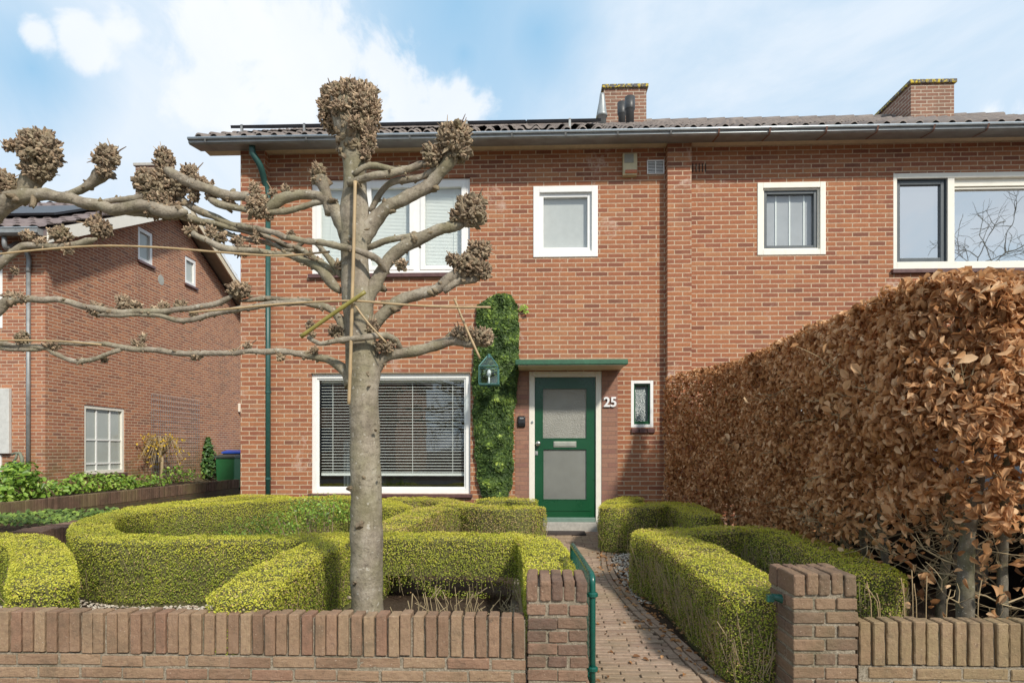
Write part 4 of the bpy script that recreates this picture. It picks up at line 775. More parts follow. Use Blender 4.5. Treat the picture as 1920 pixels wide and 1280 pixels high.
for k in range(70):
    a = rng.uniform(0, 6.28); L = rng.uniform(.35, .8); e = Vector((tz_.x + math.cos(a) * L * .8, tz_.y + math.sin(a) * L * .9, tz_.z + rng.uniform(-.25, .5))); md = Vector((tz_.x + math.cos(a) * L * .4, tz_.y + math.sin(a) * L * .4, tz_.z + .3 + rng.uniform(0, .2))); m.tube([(tz_.x, tz_.y, tz_.z - .02), md, e], [.012, .008, .004], 4)
    P += [md * (1 - s_) + e * s_ for s_ in rng.uniform(0, 1, 4)]
m.obj('crown_twigs', M['twig'], st); P = np.array(P) + rng.normal(0, .03, (len(P), 3)); leaves('blossom', P, rng.normal(0, 1, P.shape), .075, *BOXLEAF, M['yellowleaf'], st, .5)
# wire trellis on the neighbour wall
y0_, y1_ = U(282, 820, X=NX).y, U(372, 820, X=NX).y; z1_ = U(330, 745, X=NX).z; m = MB()
for k in range(24): y = y0_ + (y1_ - y0_) * k / 23; m.box(NX + .02, NX + .026, y - .003, y + .003, .35, z1_)
for k in range(18): z = .35 + (z1_ - .35) * k / 17; m.box(NX + .026, NX + .031, y0_, y1_, z - .003, z + .003)
tag(m.obj('wire_trellis', M['steel']), 'fine wire trellis grid fixed to the neighbour gable wall', 'trellis')
# ---------------------------------------------------------------- front garden walls with gate pillars
YW = 3.2; YR = 3.13
def jb(m, x0, x1, y0, y1, z0, z1, j=.0025, rot=.006, tp=0):
    """one slightly crooked brick"""
    c = Vector(((x0 + x1) / 2, (y0 + y1) / 2, (z0 + z1) / 2)); Mx = Matrix.Translation(c + Vector(rng.normal(0, j, 3))) @ Matrix.Rotation(rng.normal(0, rot), 4, 'Z') @ Matrix.Rotation(rng.normal(0, rot), 4, 'Y') @ Matrix.Rotation(rng.normal(0, rot), 4, 'X')
    hx, hy, hz = (x1 - x0) / 2, (y1 - y0) / 2, (z1 - z0) / 2; m.box(-hx, hx, -hy, hy, -hz, hz, 0, Mx)
def rough(o, st=.004):
    """chipped, uneven edges"""
    s = o.modifiers.new('sub', 'SUBSURF'); s.subdivision_type = 'SIMPLE'; s.levels = s.render_levels = 3
    t = bpy.data.textures.get('chips') or bpy.data.textures.new('chips', 'CLOUDS'); t.noise_scale = .018; t.noise_depth = 3
    d = o.modifiers.new('disp', 'DISPLACE'); d.texture = t; d.texture_coords = 'GLOBAL'; d.strength = st * 2; d.mid_level = .5
    return o
def low_wall(name, label, x0, x1, Y, ztop, mb_, dep=.105, zbot=-.3):
    t = thing(name, label, 'garden wall', ((x0 + x1) / 2, Y, zbot)); m = MB(); x = x0; n = round((x1 - x0) / .0635); p = (x1 - x0) / n
    for k in range(n): jb(m, x0 + k * p + .0055, x0 + (k + 1) * p - .0055, Y, Y + dep, ztop - .207, ztop + rng.normal(0, .0015))
    rough(m.obj('soldier_course', mb_, t, bevel=.0045, seg=1), .003); m = MB(); r = 0; z = ztop - .219
    while z > zbot:
        x = x0 - (.11 if r % 2 else 0) + .04
        while x < x1:
            a, b = max(x0, x + .005), min(x1, x + .215)
            if b - a > .03: jb(m, a, b, Y, Y + dep, z - .052, z)
            x += .222
        z -= .0625; r += 1
    rough(m.obj('brick_course', mb_, t, bevel=.004, seg=1), .003); MB().box(x0, x1, Y + .007, Y + dep - .006, zbot, ztop - .212).box(x0, x1, Y + .019, Y + dep - .02, ztop - .211, ztop - .022).obj('mortar', M['mortar'], t)
def pillar(name, label, x0, x1, Y, ztop, mb_, dep=.315, zbot=-.3):
    t = thing(name, label, 'gate pillar', ((x0 + x1) / 2, Y + dep / 2, zbot)); m = MB(); p = (x1 - x0) / 5
    for k in range(5):
        jb(m, x0 + k * p + .0035, x0 + (k + 1) * p - .0035, Y - .004, Y + .206, ztop - .103, ztop); jb(m, x0 + k * p + .0035, x0 + (k + 1) * p - .0035, Y + .212, Y + dep + .004, ztop - .103, ztop - .002)
    rough(m.obj('coping_brick', mb_, t, bevel=.009, seg=2), .004); m = MB(); z = ztop - .119; r = 0
    while z > zbot:
        h = .0525; z0 = z - h
        if r % 2 == 0:
            w = (x1 - x0 - .012) / 3 + .0
            for k in range(3): jb(m, x0 + .002 + k * (w + .006) + .003, x0 + .002 + (k + 1) * w + k * .006 - .003, Y, Y + .1, z0, z)
            for k in range(2): jb(m, x0 + .004, x1 - .004, Y + .108 + k * .105, Y + .205 + k * .105, z0, z)
        else:
            w = (x1 - x0) / 2
            for k in range(2): jb(m, x0 + k * w + .004, x0 + (k + 1) * w - .004, Y, Y + .205, z0, z)
            for k in range(3): jb(m, x0 + k * w * .667 + .004, x0 + (k + 1) * w * .667 - .004, Y + .214, Y + dep, z0, z)
        z -= .0655; r += 1
    rough(m.obj('brick_course', mb_, t, bevel=.004, seg=1), .003); MB().box(x0 + .011, x1 - .011, Y + .009, Y + dep - .01, zbot, ztop - .03).obj('mortar', M['mortar'], t)
pLx0, pLx1 = -.047, .262; pRx0, pRx1 = U(1485, 1100, Y=YR).x, U(1609, 1100, Y=YR).x
zw = U(500, 1151, Y=YW).z; zw2 = U(1800, 1167, Y=YR).z
low_wall('garden_wall', 'long low brick front wall with upright coping left of the gate', -3.6, pLx0 - .006, YW, zw, M['wallbrick'])
low_wall('garden_wall', 'yellowish mossy low front wall right of the gate before the beech hedge', pRx1 + .006, 4.6, YR, zw2, M['wallbrick_y'])
pillar('gate_pillar', 'left brick gate pillar behind the green tube gate post', pLx0, pLx1, YW - .003, U(1045, 1089, Y=YW).z, M['pillar'])
pillar('gate_pillar', 'right brick gate pillar touching the long box hedge', pRx0, pRx1, YR - .003, U(1545, 1076, Y=YR).z, M['pillar_y'])
# ---------------------------------------------------------------- gate
gt = thing('garden_gate', 'dark green tubular garden gate standing open along the path', 'gate', (.29, 3.3, -.3)); ga = U(1111, 1079, Y=3.27); gb = U(1073, 1024, Y=4.32); rt = .0155
m = MB(); pts = [(ga.x, ga.y, -.3), (ga.x, ga.y, ga.z - .04), (ga.x, ga.y + .008, ga.z - .01), (ga.x - .002, ga.y + .035, ga.z + .004), (gb.x, gb.y - .03, ga.z + .004), (gb.x, gb.y - .008, ga.z - .008), (gb.x, gb.y, ga.z - .04), (gb.x, gb.y, -.12)]
m.tube(pts, rt, 14); m.obj('gate_frame', M['gategreen'], gt, smooth=True)
m = MB(); m.tube([(ga.x, ga.y, -.08), (gb.x, gb.y, -.08)], .011, 10); m.obj('bottom_rail', M['gategreen'], gt, smooth=True)
m = MB(); n = 26
for k in range(1, n): f = k / n; m.tube([(ga.x + (gb.x - ga.x) * f, ga.y + (gb.y - ga.y) * f, -.08), (ga.x + (gb.x - ga.x) * f, ga.y + (gb.y - ga.y) * f, ga.z)], .0022, 5)
for k in range(10): z = -.04 + k * .055; m.tube([(ga.x, ga.y, z), (gb.x, gb.y, z)], .002, 5)
m.obj('wire_mesh', M['gategreen'], gt)
for zz in (U(1111, 1113, Y=3.27).z, U(1111, 1252, Y=3.27).z):
    m = MB(); m.tube([(ga.x, ga.y, zz - .014), (ga.x, ga.y, zz - .010), (ga.x, ga.y, zz + .004), (ga.x, ga.y, zz + .010)], [.024, .028, .028, .021], 14); m.box(ga.x - .05, ga.x, ga.y - .012, ga.y + .012, zz - .012, zz + .0); m.obj('hinge_collar', M['gategreen'], gt)
gp = U(1462, 1122, Y=YR + .13); kc = thing('gate_catch', 'small green metal gate catch on the right pillar side', 'gate catch', (pRx0, gp.y, gp.z)); m = MB(); m.tube([(pRx0 + .005, gp.y, gp.z), (pRx0 - .045, gp.y, gp.z + .012), (pRx0 - .05, gp.y, gp.z + .012)], [.024, .014, .016], 10); m.box(pRx0 - .075, pRx0 - .04, gp.y - .014, gp.y + .014, gp.z - .014, gp.z + .02); m.obj('catch_bracket', M['gategreen'], kc, bevel=.004)
# ---------------------------------------------------------------- path of clinkers
redge = [(2.3, 1.15), (3.3, 1.06), (3.7, 1.0), (4.2, .945), (4.8, .84), (5.3, .80), (5.9, .765), (6.4, .77), (7.0, .82), (7.6, .90), (8.3, 1.0), (8.75, 1.04)]
ry = [e[0] for e in redge]; rxx = [e[1] for e in redge]
def RE(y): return float(np.interp(y, ry, rxx))
m = MB(); y = 2.35; r = 0; bd = .052
while y < 8.72:
    x1 = RE(y) - .125; x = -.05 - (.105 if r % 2 else 0) + rng.normal(0, .004)
    while x < x1 - .03:
        w = .208; b = min(x + w, x1); z = gz(y) + rng.normal(0, .0022)
        if b > .05 - .15: jb(m, x + .002, b - .002, y + .002, y + bd - .002, z - .05, z, .0012, .008)
        x += .211
    y += bd + .0015; r += 1
y = 2.35
for o_ in (0, 1):
    y = 2.35
    while y < 8.7:
        a = Vector((RE(y) - .06 + .058 * o_ - .055, y, 0)); b = Vector((RE(y + .205) - .06 + .058 * o_ - .055, y + .205, 0)); d = b - a; ang = math.atan2(-d.x, d.y); c = (a + b) / 2
        Mx = Matrix.Translation((c.x + .027, c.y, gz(c.y) - .024 + rng.normal(0, .002))) @ Matrix.Rotation(ang + rng.normal(0, .01), 4, 'Z'); m.box(-.025, .025, -.101, .101, -.026, .026, 0, Mx); y += .2085
path = struct(m.obj('path', M['paver'], bevel=.004, seg=1))
struct(sheet('path_joints', [-.2, .3, .7], list(np.arange(2.3, 8.8, .3)), lambda x, y: gz(y) - .012, M['mortar']))

# ---------------------------------------------------------------- gravel
def pebbles(name, label, areas, n, sz):
    ico = [(0, 0, 1), (.89, 0, .45), (.28, .85, .45), (-.72, .53, .45), (-.72, -.53, .45), (.28, -.85, .45), (.72, .53, -.45), (-.28, .85, -.45), (-.89, 0, -.45), (-.28, -.85, -.45), (.72, -.53, -.45), (0, 0, -1)]
    fc = [(0, 1, 2), (0, 2, 3), (0, 3, 4), (0, 4, 5), (0, 5, 1), (1, 6, 2), (2, 7, 3), (3, 8, 4), (4, 9, 5), (5, 10, 1), (6, 7, 2), (7, 8, 3), (8, 9, 4), (9, 10, 5), (10, 6, 1), (11, 7, 6), (11, 8, 7), (11, 9, 8), (11, 10, 9), (11, 6, 10)]
    P = []
    for (x0, x1, y0, y1, w) in areas:
        k = int(n * w); P.append(np.stack([rng.uniform(x0, x1, k), rng.uniform(y0, y1, k), np.zeros(k)], 1))
    P = np.concatenate(P); P[:, 2] = [gz(y) - .012 + abs(rng.normal(0, .004)) for y in P[:, 1]]; k = len(P); s_ = rng.uniform(.5, 1.3, (k, 1, 3)) * sz * np.array([1, 1, .6])
    V = P[:, None, :] + (np.array(ico)[None] * s_) @ np.eye(3); a = rng.uniform(0, 6.28, k); L = V - P[:, None]; V2 = L.copy(); V2[..., 0] = L[..., 0] * np.cos(a)[:, None] - L[..., 1] * np.sin(a)[:, None]; V2[..., 1] = L[..., 0] * np.sin(a)[:, None] + L[..., 1] * np.cos(a)[:, None]
    Fc = (np.array(fc)[None] + (np.arange(k) * 12)[:, None, None]).reshape(-1, 3); o = npmesh(name, (V2 + P[:, None]).reshape(-1, 3), Fc, M['pebble']); return tag(o, label, 'gravel', kind='stuff')
pebbles('gravel', 'pale pebbles covering the ground between the box hedges', [(.78, 1.3, 5.1, 7.6, .22), (-4.2, -2.4, 3.4, 5.6, .62), (-5, -3.9, 5.2, 6.6, .16)], 9500, .013)

# ---------------------------------------------------------------- clipped box hedges
def HPt(px, py, dh=0.0):
    dy = py - HZ; Zc = 1030.8 / (dy + 36); xc = (px - 960) / F * Zc; return (cs * xc - sn * Zc, sn * xc + cs * Zc)
def topz(Y): return ZC - (.70 - .03 * (Y - 5.3))
def resample(pts, st=.05):
    return np.array([p[:2] for p in smoothline([(a, b, 0) for a, b in pts], st)])
def dist_to(P, L):
    a, b = L[:-1], L[1:]; d = b - a; dd = (d ** 2).sum(1); best = np.full(len(P), 9.)
    for i in range(0, len(P), 20000):
        q = P[i:i + 20000]; t = np.clip(((q[:, None] - a[None]) * d[None]).sum(2) / dd[None], 0, 1); best[i:i + 20000] = np.sqrt(((q[:, None] - (a[None] + t[..., None] * d[None])) ** 2).sum(2).min(1))
    return best
HN = {'n': 0}
def box_hedge(label, lines, w=.36, dens=7000, size=.0145, straw=.06, bare=0.0, dz=0.0, stemcut=None, lowbare=0.0):
    dens *= 1.3; size *= .88
    HN['n'] += 1; Ls = [resample(l) for l in lines]; hw = w / 2; c = Ls[0][len(Ls[0]) // 2]
    t = thing('box_hedge', label, 'box hedge', (float(c[0]), float(c[1]), gz(c[1])), 'clipped box hedges'); Ps, Ns, kind = [], [], []
    def lump(P): return np.array([mnoise.noise((p[0] * 5, p[1] * 5, 1.7)) * .018 + mnoise.noise((p[0] * 17, p[1] * 17, 4)) * .009 for p in P])
    for L in Ls:
        seg = np.linalg.norm(np.diff(L, axis=0), axis=1); cum = np.concatenate([[0], np.cumsum(seg)]); T = cum[-1]; H = .52
        tang = np.gradient(L, axis=0); tang = tang / np.maximum(np.linalg.norm(tang, axis=1, keepdims=True), 1e-9)
        # sides
        n = int(T * H * 2 * dens); s_ = rng.uniform(0, T, n); px = np.interp(s_, cum, L[:, 0]); py = np.interp(s_, cum, L[:, 1]); tx = np.interp(s_, cum, tang[:, 0]); ty = np.interp(s_, cum, tang[:, 1]); sd = rng.choice([-1, 1], n); nx, ny = -ty * sd, tx * sd
        x, y = px + nx * hw, py + ny * hw; f = rng.uniform(0, 1, n); Ps.append(np.stack([x, y, f], 1)); Ns.append(np.stack([nx, ny, np.zeros(n)], 1)); kind.append(np.zeros(n))
        for e, tg in ((L[0], -tang[0]), (L[-1], tang[-1])):     # rounded ends
            k = int(math.pi * hw * H * dens); a = rng.uniform(-math.pi / 2, math.pi / 2, k); nx = tg[0] * np.cos(a) - tg[1] * np.sin(a); ny = tg[0] * np.sin(a) + tg[1] * np.cos(a)
            Ps.append(np.stack([e[0] + nx * hw, e[1] + ny * hw, rng.uniform(0, 1, k)], 1)); Ns.append(np.stack([nx, ny, np.zeros(k)], 1)); kind.append(np.zeros(k))
        n = int(T * w * dens * 1.25); s_ = rng.uniform(-.5 * w, T + .5 * w, n); o = rng.uniform(-hw, hw, n); i0 = np.clip(s_, 0, T); px = np.interp(i0, cum, L[:, 0]); py = np.interp(i0, cum, L[:, 1]); tx = np.interp(i0, cum, tang[:, 0]); ty = np.interp(i0, cum, tang[:, 1]); ex = s_ - i0
        ok = ex ** 2 + o ** 2 < hw ** 2; x = px + tx * ex - ty * o; y = py + ty * ex + tx * o; Ps.append(np.stack([x, y, np.full(n, 2.)], 1)[ok]); Ns.append(np.tile([0., 0., 1.], (n, 1))[ok]); kind.append(np.ones(n)[ok])
    P = np.concatenate(Ps); Nn = np.concatenate(Ns); K = np.concatenate(kind)
    D = np.min([dist_to(P[:, :2], L) for L in Ls], 0); ok = (K > .5) | (D > hw - .012); P, Nn, K, D = P[ok], Nn[ok], K[ok], D[ok]
    tz = np.array([topz(y) for y in P[:, 1]]) + dz + lump(P); gzv = np.array([gz(y) for y in P[:, 1]]); top = K > .5
    rim = np.clip((D - (hw - .05)) / .05, 0, 1); z = np.where(top, tz - .028 * rim ** 2, gzv + .02 + (tz - gzv - .035) * P[:, 2])
    edge = (~top) & (P[:, 2] > .90); k_in = np.where(edge, (P[:, 2] - .90) * .25, 0) - np.array([mnoise.noise((p[0] * 6, p[1] * 6, p[2] * 3)) for p in P]) * .016; k_in = np.where(top, 0, k_in) + np.where(top, 0, rng.uniform(0, .022, len(P)))
    # shaggy foot: fewer leaves low down
    Q = np.stack([P[:, 0] - Nn[:, 0] * k_in, P[:, 1] - Nn[:, 1] * k_in, z - np.where(top, rng.uniform(0, .018, len(P)), 0)], 1)
    patch = np.array([mnoise.noise((q[0] * 3.1, q[1] * 3.1, q[2] * 4)) + .6 * mnoise.noise((q[0] * 11, q[1] * 11, q[2] * 11)) for q in Q])
    keep = top | (rng.random(len(P)) < np.clip(1.05 - lowbare * np.clip(.55 - P[:, 2], 0, 1) * 3.0 * (patch > -.25), .06, 1)); 
    fresh = np.where(top, .68, np.clip((P[:, 2] - .5) * .6, 0, .3) + .33); tin = np.clip(fresh + patch * .13 + rng.normal(0, .09, len(P)), 0, .84)  # tops and upper sides lighter: new growth plus sunlight put into the colour
    brown = rng.random(len(P)) < (straw + bare * np.clip(patch + .25, 0, 1)) * np.where(top, .5, 1.0); tin = np.where(brown, rng.uniform(.86, 1, len(P)), tin)
    Nn = Nn + np.where(top, 0, .45)[:, None] * np.array([[0, 0, 1.]]) + np.stack([np.zeros(len(P)), np.zeros(len(P)), rim * 0], 1)
    leaves('foliage', Q[keep], Nn[keep], rng.uniform(.75, 1.3, keep.sum()) * size, *BOXLEAF, M['box'], t, .55, tin[keep], 0)
    m = MB(); j = 0
    for L in Ls:     # woody inside
        S_ = L[::3] if len(L) > 6 else L
        if not np.allclose(S_[-1], L[-1]): S_ = np.vstack([S_, L[-1:]])
        for a, b in zip(S_[:-1], S_[1:]):
            j += 1; d = (b - a) / max(np.linalg.norm(b - a), 1e-6); nn = np.array([-d[1], d[0]]); r = hw - .028; poly = [tuple(b + d * r * math.cos(q) + nn * r * math.sin(q)) for q in np.linspace(-1.57, 1.57, 6)] + [tuple(a - d * r * math.cos(q) - nn * r * math.sin(q)) for q in np.linspace(-1.57, 1.57, 6)]
            zz = topz(a[1]) + dz - .034 - (j % 7) * .0011; m.prism(poly, 'z', gz(a[1]) - .05 + (.26 * lowbare if lowbare > .5 else 0), zz)
    side = np.where(~top)[0]; nst = int(len(side) * (.0015 + bare * .03 + lowbare * .004))     # bare upright twigs showing on the sides
    for i in rng.choice(side, nst, replace=False):
        x, y = P[i, 0] + Nn[i, 0] * .004, P[i, 1] + Nn[i, 1] * .004; z0 = gzv[i] + rng.uniform(0, .25 if lowbare < .5 else .1); h = rng.uniform(.06, .2); lx, ly = rng.normal(0, .02, 2); zt_ = min(z0 + h, tz[i] - .02)
        m.tube([(x - Nn[i, 0] * .02, y - Nn[i, 1] * .02, z0), (x + lx, y + ly, zt_)], .0022, 3, 1, cap=False)
    m.obj('woody_stems', [M['boxcore'], M['twig']], t)
    return t
H_ = lambda pts: [HPt(*p) for p in pts]
box_hedge('big curved box hedge ring filling the left garden around the tree', [H_([(655, 1001), (500, 1004), (350, 1006), (250, 1006), (192, 999), (170, 986), (185, 968), (228, 957), (292, 949), (380, 943.5), (455, 938), (525, 932), (600, 930), (655, 930), (710, 936), (745, 946)]), H_([(262, 948), (360, 937), (444, 928), (520, 927)])], straw=.07, dens=7500)
box_hedge('box hedge running diagonally from the trunk down to the front wall', [H_([(690, 1001), (632, 1007), (585, 1025), (535, 1052), (490, 1078), (455, 1105)])], straw=.14, dens=9000, size=.0135)
box_hedge('box hedge behind the tree with a brownish face towards the path', [H_([(715, 990), (765, 967), (805, 951), (840, 945)]), H_([(748, 933), (805, 932), (858, 940), (915, 948), (965, 950), (995, 948)])], straw=.24, bare=.6, dens=7000)
box_hedge('box hedge right of the tree turning towards the left gate pillar', [H_([(720, 999), (800, 1000), (900, 1001), (985, 1003), (1012, 1012), (1028, 1040), (1040, 1085)])], straw=.08, dens=8500, lowbare=.9, size=.0135)
box_hedge('small rounded box hedge piece behind, left of the front door', [H_([(915, 934), (950, 932), (985, 935)])], dens=6000, w=.34)
box_hedge('box hedge corner at the far left behind the front wall', [H_([(-170, 1003), (10, 1003), (62, 1012), (80, 1040), (80, 1085)])], straw=.05, dens=8500, size=.0135)
box_hedge('far box hedge curl right of the front door', [H_([(1150, 947), (1160, 937), (1184, 931)]), H_([(1156, 946), (1205, 946), (1238, 941), (1285, 945), (1322, 962)])], straw=.14, bare=.3, dens=7000, dz=.0)
box_hedge('long box hedge between the path and the right gate pillar', [H_([(1230, 998), (1262, 1006), (1304, 1026), (1345, 1052), (1388, 1078), (1418, 1100)])], w=.44, straw=.16, bare=.42, dens=11000, size=.0125)
box_hedge('curving box hedge behind it along the foot of the beech hedge', [H_([(1225, 993), (1330, 989), (1390, 986), (1445, 992), (1490, 1005), (1545, 1025), (1592, 1045)]) + [(2.10, 4.05)]], straw=.18, bare=.45, dens=8000, dz=-.005)
# twiggy green plant growing in the ring
q = HPt(620, 945); leafcloud('shrub', 'loose feathery green shrub sprouting inside the ring hedge', 'shrub', (q[0], q[1] - .3, .0), [(q[0] + a, q[1] - .35, b, .35, .2, .16) for a, b in ((-.5, .28), (-.25, .36), (0, .42), (.15, .45), (-.8, .22), (-.05, .5))], 1500, .035, M['shrub'], 20)
# dry litter and pruned stalks in front of the right hedge
m = MB()
for k in range(90):
    x, y = rng.uniform(-.95, .0), rng.uniform(4.0, 4.9); h = rng.uniform(.04, .2); m.tube([(x, y, gz(y) - .02), (x + rng.normal(0, .02), y, gz(y) + h * .5), (x + rng.normal(0, .04), y + rng.normal(0, .03), gz(y) + h)], .003, 4)
tag(m.obj('dry_stalks', M['twig'], None), 'dry stalks standing in dark soil right of the tree foot', 'dry stalks', kind='stuff')
# ---------------------------------------------------------------- espaliered pollard trees
YT = 3.92
def T(px, py, dy=0.0): return U(px, py, Y=YT + dy)
PXM = (YT / F)
def limb(tree, pts, name='branch', dy=0.0, n=10, jit=.10, mat='bark', step=.03):
    """pts: (px, py, radius px[, dy])"""
    L = []
    for p in pts: q = T(p[0], p[1], dy + (p[3] if len(p) > 3 else 0)); L.append((q.x, q.y, q.z, p[2] * PXM))
    S_ = smoothline(L, step); pos = [Vector(p[:3]) for p in S_]; rad = [max(.002, p[3] * (.90 if name == 'trunk' else .84 if p[3] > .03 else .76)) for p in S_]; rad[-1] *= .35; rad[-2] *= .8
    for p in pos: w = .006 if name == 'trunk' else .012; p.x += w * mnoise.noise(p * 9) * .6; p.z += w * mnoise.noise(p * 9 + Vector((5, 0, 0))); p.y += .02 * mnoise.noise(p * 4 + Vector((0, 9, 0)))
    rad = [r * (1 + .10 * mnoise.noise(Vector((i * .45, rad[0] * 99, 0))) + (.22 * max(0, mnoise.noise(Vector((i * .9, 3.3, rad[0] * 99)))) if name == 'branch' else 0)) for i, r in enumerate(rad)]
    m = MB(); m.tube(pos, rad, n, jit=jit * (1 if name == 'trunk' else 1.7))
    if name == 'branch':   # small bumps of old cuts along it
        for k in range(int(len(pos) * .55)):
            i = rng.integers(1, len(pos) - 1); d = Vector(rng.normal(0, 1, 3)).normalized(); p = pos[i] + d * rad[i] * .8; lump(m, p, rad[i] * rng.uniform(.28, .75) * (1.4 if rng.random() < .12 else 1), d); m.m[-len(ICO[1]):] = [1] * len(ICO[1])
    return m.obj(name, [M[mat], M['knob']], tree, smooth=True)
ICO = None
def lump(m, p, r, d):
    global ICO
    if ICO is None:
        b = bmesh.new(); bmesh.ops.create_icosphere(b, subdivisions=2, radius=1); ICO = ([v.co.copy() for v in b.verts], [tuple(v.index for v in f.verts) for f in b.faces]); b.free()
    o = Vector(rng.uniform(0, 50, 3)); q_ = Vector((rng.normal(0, .5), rng.normal(0, .3), 1)).normalized().rotation_difference(d.normalized()) if rng.random() < .5 else Vector(rng.normal(0, 1, 3)).normalized().rotation_difference(Vector((0, 0, 1))); sx_, sy_, sz_ = rng.uniform(.55, 1.0), rng.uniform(.5, .9), rng.uniform(.9, 1.9)
    for v in ICO[0]:
        k_ = r * (1 + .7 * mnoise.noise(v * 1.9 + o) + .35 * mnoise.noise(v * 4.5 + o)); w_ = Vector((v.x * sx_ * k_, v.y * sy_ * k_, v.z * sz_ * k_)); w_.rotate(q_); m.v.append(tuple(p + w_))
    n0 = len(m.v) - len(ICO[0]); m.f.extend([tuple(i + n0 for i in f) for f in ICO[1]]); m.m.extend([0] * len(ICO[1]))
def knob(tree, px, py, w, h, dy=0.0, spikes=1.0, lean=(0, 0), tall=False):
    """gnarled pollard head: px size w x h"""
    w, h = w * .88, h * .9; c = T(px, py, dy); rx_, rz_ = w * PXM / 2, h * PXM / 2; ryy = (rx_ + rz_) / 2 * (.8 if not tall else .75); m = MB(); nb_ = MB(); n = int(10 + (w * h) / 42); r0 = min(rx_, rz_)
    b = bmesh.new(); bmesh.ops.create_icosphere(b, subdivisions=4, radius=1); o = Vector(rng.uniform(0, 50, 3)); V = []
    for v in b.verts:
        s_ = .68 + .30 * mnoise.noise(v.co * 2.2 + o) + .24 * mnoise.noise(v.co * 5 + o) + .16 * mnoise.noise(v.co * 10 + o); V.append(c + Vector((v.co.x * rx_ * s_ + lean[0] * v.co.z * rx_, v.co.y * ryy * s_, v.co.z * rz_ * s_)))
    m.add(V, [tuple(v.index for v in f.verts) for f in b.faces]); b.free()
    sq = lambda d: d * min(1.25, 1 / max(abs(d.x), abs(d.z), .75))
    for k in range(int(n * 2.4)):     # lumps round the head
        d = sq(Vector(rng.normal(0, 1, 3)).normalized()); f = rng.uniform(.6, .92); p = c + Vector((d.x * rx_ * f + lean[0] * d.z * rx_, d.y * ryy * f, d.z * rz_ * f)); lump(m, p, rng.uniform(.008, .019) * min(1.3, max(.5, r0 / .06)), d)
    ns = int((14 + w * h * .09) * spikes)
    for k in range(ns):    # cut shoot stubs
        d = Vector(rng.normal(0, 1, 3)).normalized(); d.z = d.z * .8 + .3; d = sq(d.normalized()); f = rng.uniform(.68, .92); p = c + Vector((d.x * rx_ * f + lean[0] * d.z * rx_, d.y * ryy * f, d.z * rz_ * f)); e = (d * .8 + Vector(rng.normal(0, .5, 3)) + Vector((0, 0, .4))).normalized(); r = rng.uniform(.0022, .0058) * (1 + r0 * 3); L = rng.uniform(.5, 1.7) * r * 3
        if rng.random() < .04: L *= 2.5; r *= .5
        nb_.tube([p - e * r, p + e * L * .5 + Vector(rng.normal(0, r * .5, 3)), p + e * L], [r * 1.4, r * 1.2, r * .7], 5)
    o = m.obj('pollard_knob', M['knob'], tree, smooth=False); nb_.obj('shoot_stub', M['nub'], o, recalc=False); return o
t1 = thing('pollard_tree', 'bare espaliered pollard tree with straight grey trunk behind the front wall', 'tree', (T(687, 1140).x, YT, gz(YT)), 'espaliered pollard trees in a row')
trunk = [(688, 1215, 42), (688, 1160, 36), (688, 1120, 34), (687, 1050, 33.5), (687, 950, 33), (685, 860, 31), (683, 780, 30), (682, 725, 31), (681, 690, 37), (677, 650, 33), (674, 610, 30), (671, 570, 31), (668, 530, 31), (666, 490, 28), (664, 450, 29), (664, 410, 30), (664, 375, 27), (665, 340, 24), (664, 300, 23), (661, 268, 27), (659, 245, 33), (657, 222, 39), (655, 200, 42), (655, 182, 38), (655, 172, 24)]
limb(t1, trunk, 'trunk', n=28, jit=.045, step=.045)
for a in [(628, 182, 48, 46), (684, 184, 50, 52), (655, 172, 66, 40), (642, 178, 40, 34, -.08), (672, 176, 40, 34, -.08), (611, 208, 24, 66), (700, 215, 26, 76), (640, 205, 40, 30, -.09), (672, 200, 36, 44, -.09), (692, 258, 24, 70, -.03), (622, 235, 20, 44, .02), (664, 232, 22, 26, -.12), (686, 292, 16, 22, -.05)]: knob(t1, *a[:4], a[4] if len(a) > 4 else 0, 1.7)
mm = MB()
for a, b in ((735, 1), (692, 835), (683, 895), (657, 918), (704, 937), (672, 985), (675, 1092), (665, 1118), (705, 860), (690, 725), (715, 805)):
    pass
for a, b, r in ((692, 723, 6), (704, 806, 6), (683, 895, 5), (655, 915, 10), (711, 893, 4), (673, 985, 12), (665, 1092, 8), (655, 1120, 6), (672, 345, 12), (690, 700, 5), (688, 430, 6)): p = T(a, b, -.092); m1_ = MB(); lump(m1_, p, r * PXM * .62, Vector((0, -1, 0))); m1_.obj('trunk_scar', M['knob'], t1)
for k in range(95):     # burls and twisted cords of the old head
    b = rng.uniform(172, 300); hw_ = np.interp(b, [172, 200, 240, 300], [30, 36, 30, 20]); a_ = rng.uniform(-1, 1); p = T(658 + hw_ * math.sin(a_ * 1.35), b, -hw_ * PXM * math.cos(a_ * 1.35) * .95)
    if b > 250 and rng.random() < .6: continue
    lump(mm, p, rng.uniform(3.5, 7.5) * PXM, Vector((rng.normal(0, .25), -.2, 1)))
mm.obj('burl_crust', M['knob'], t1, smooth=False)
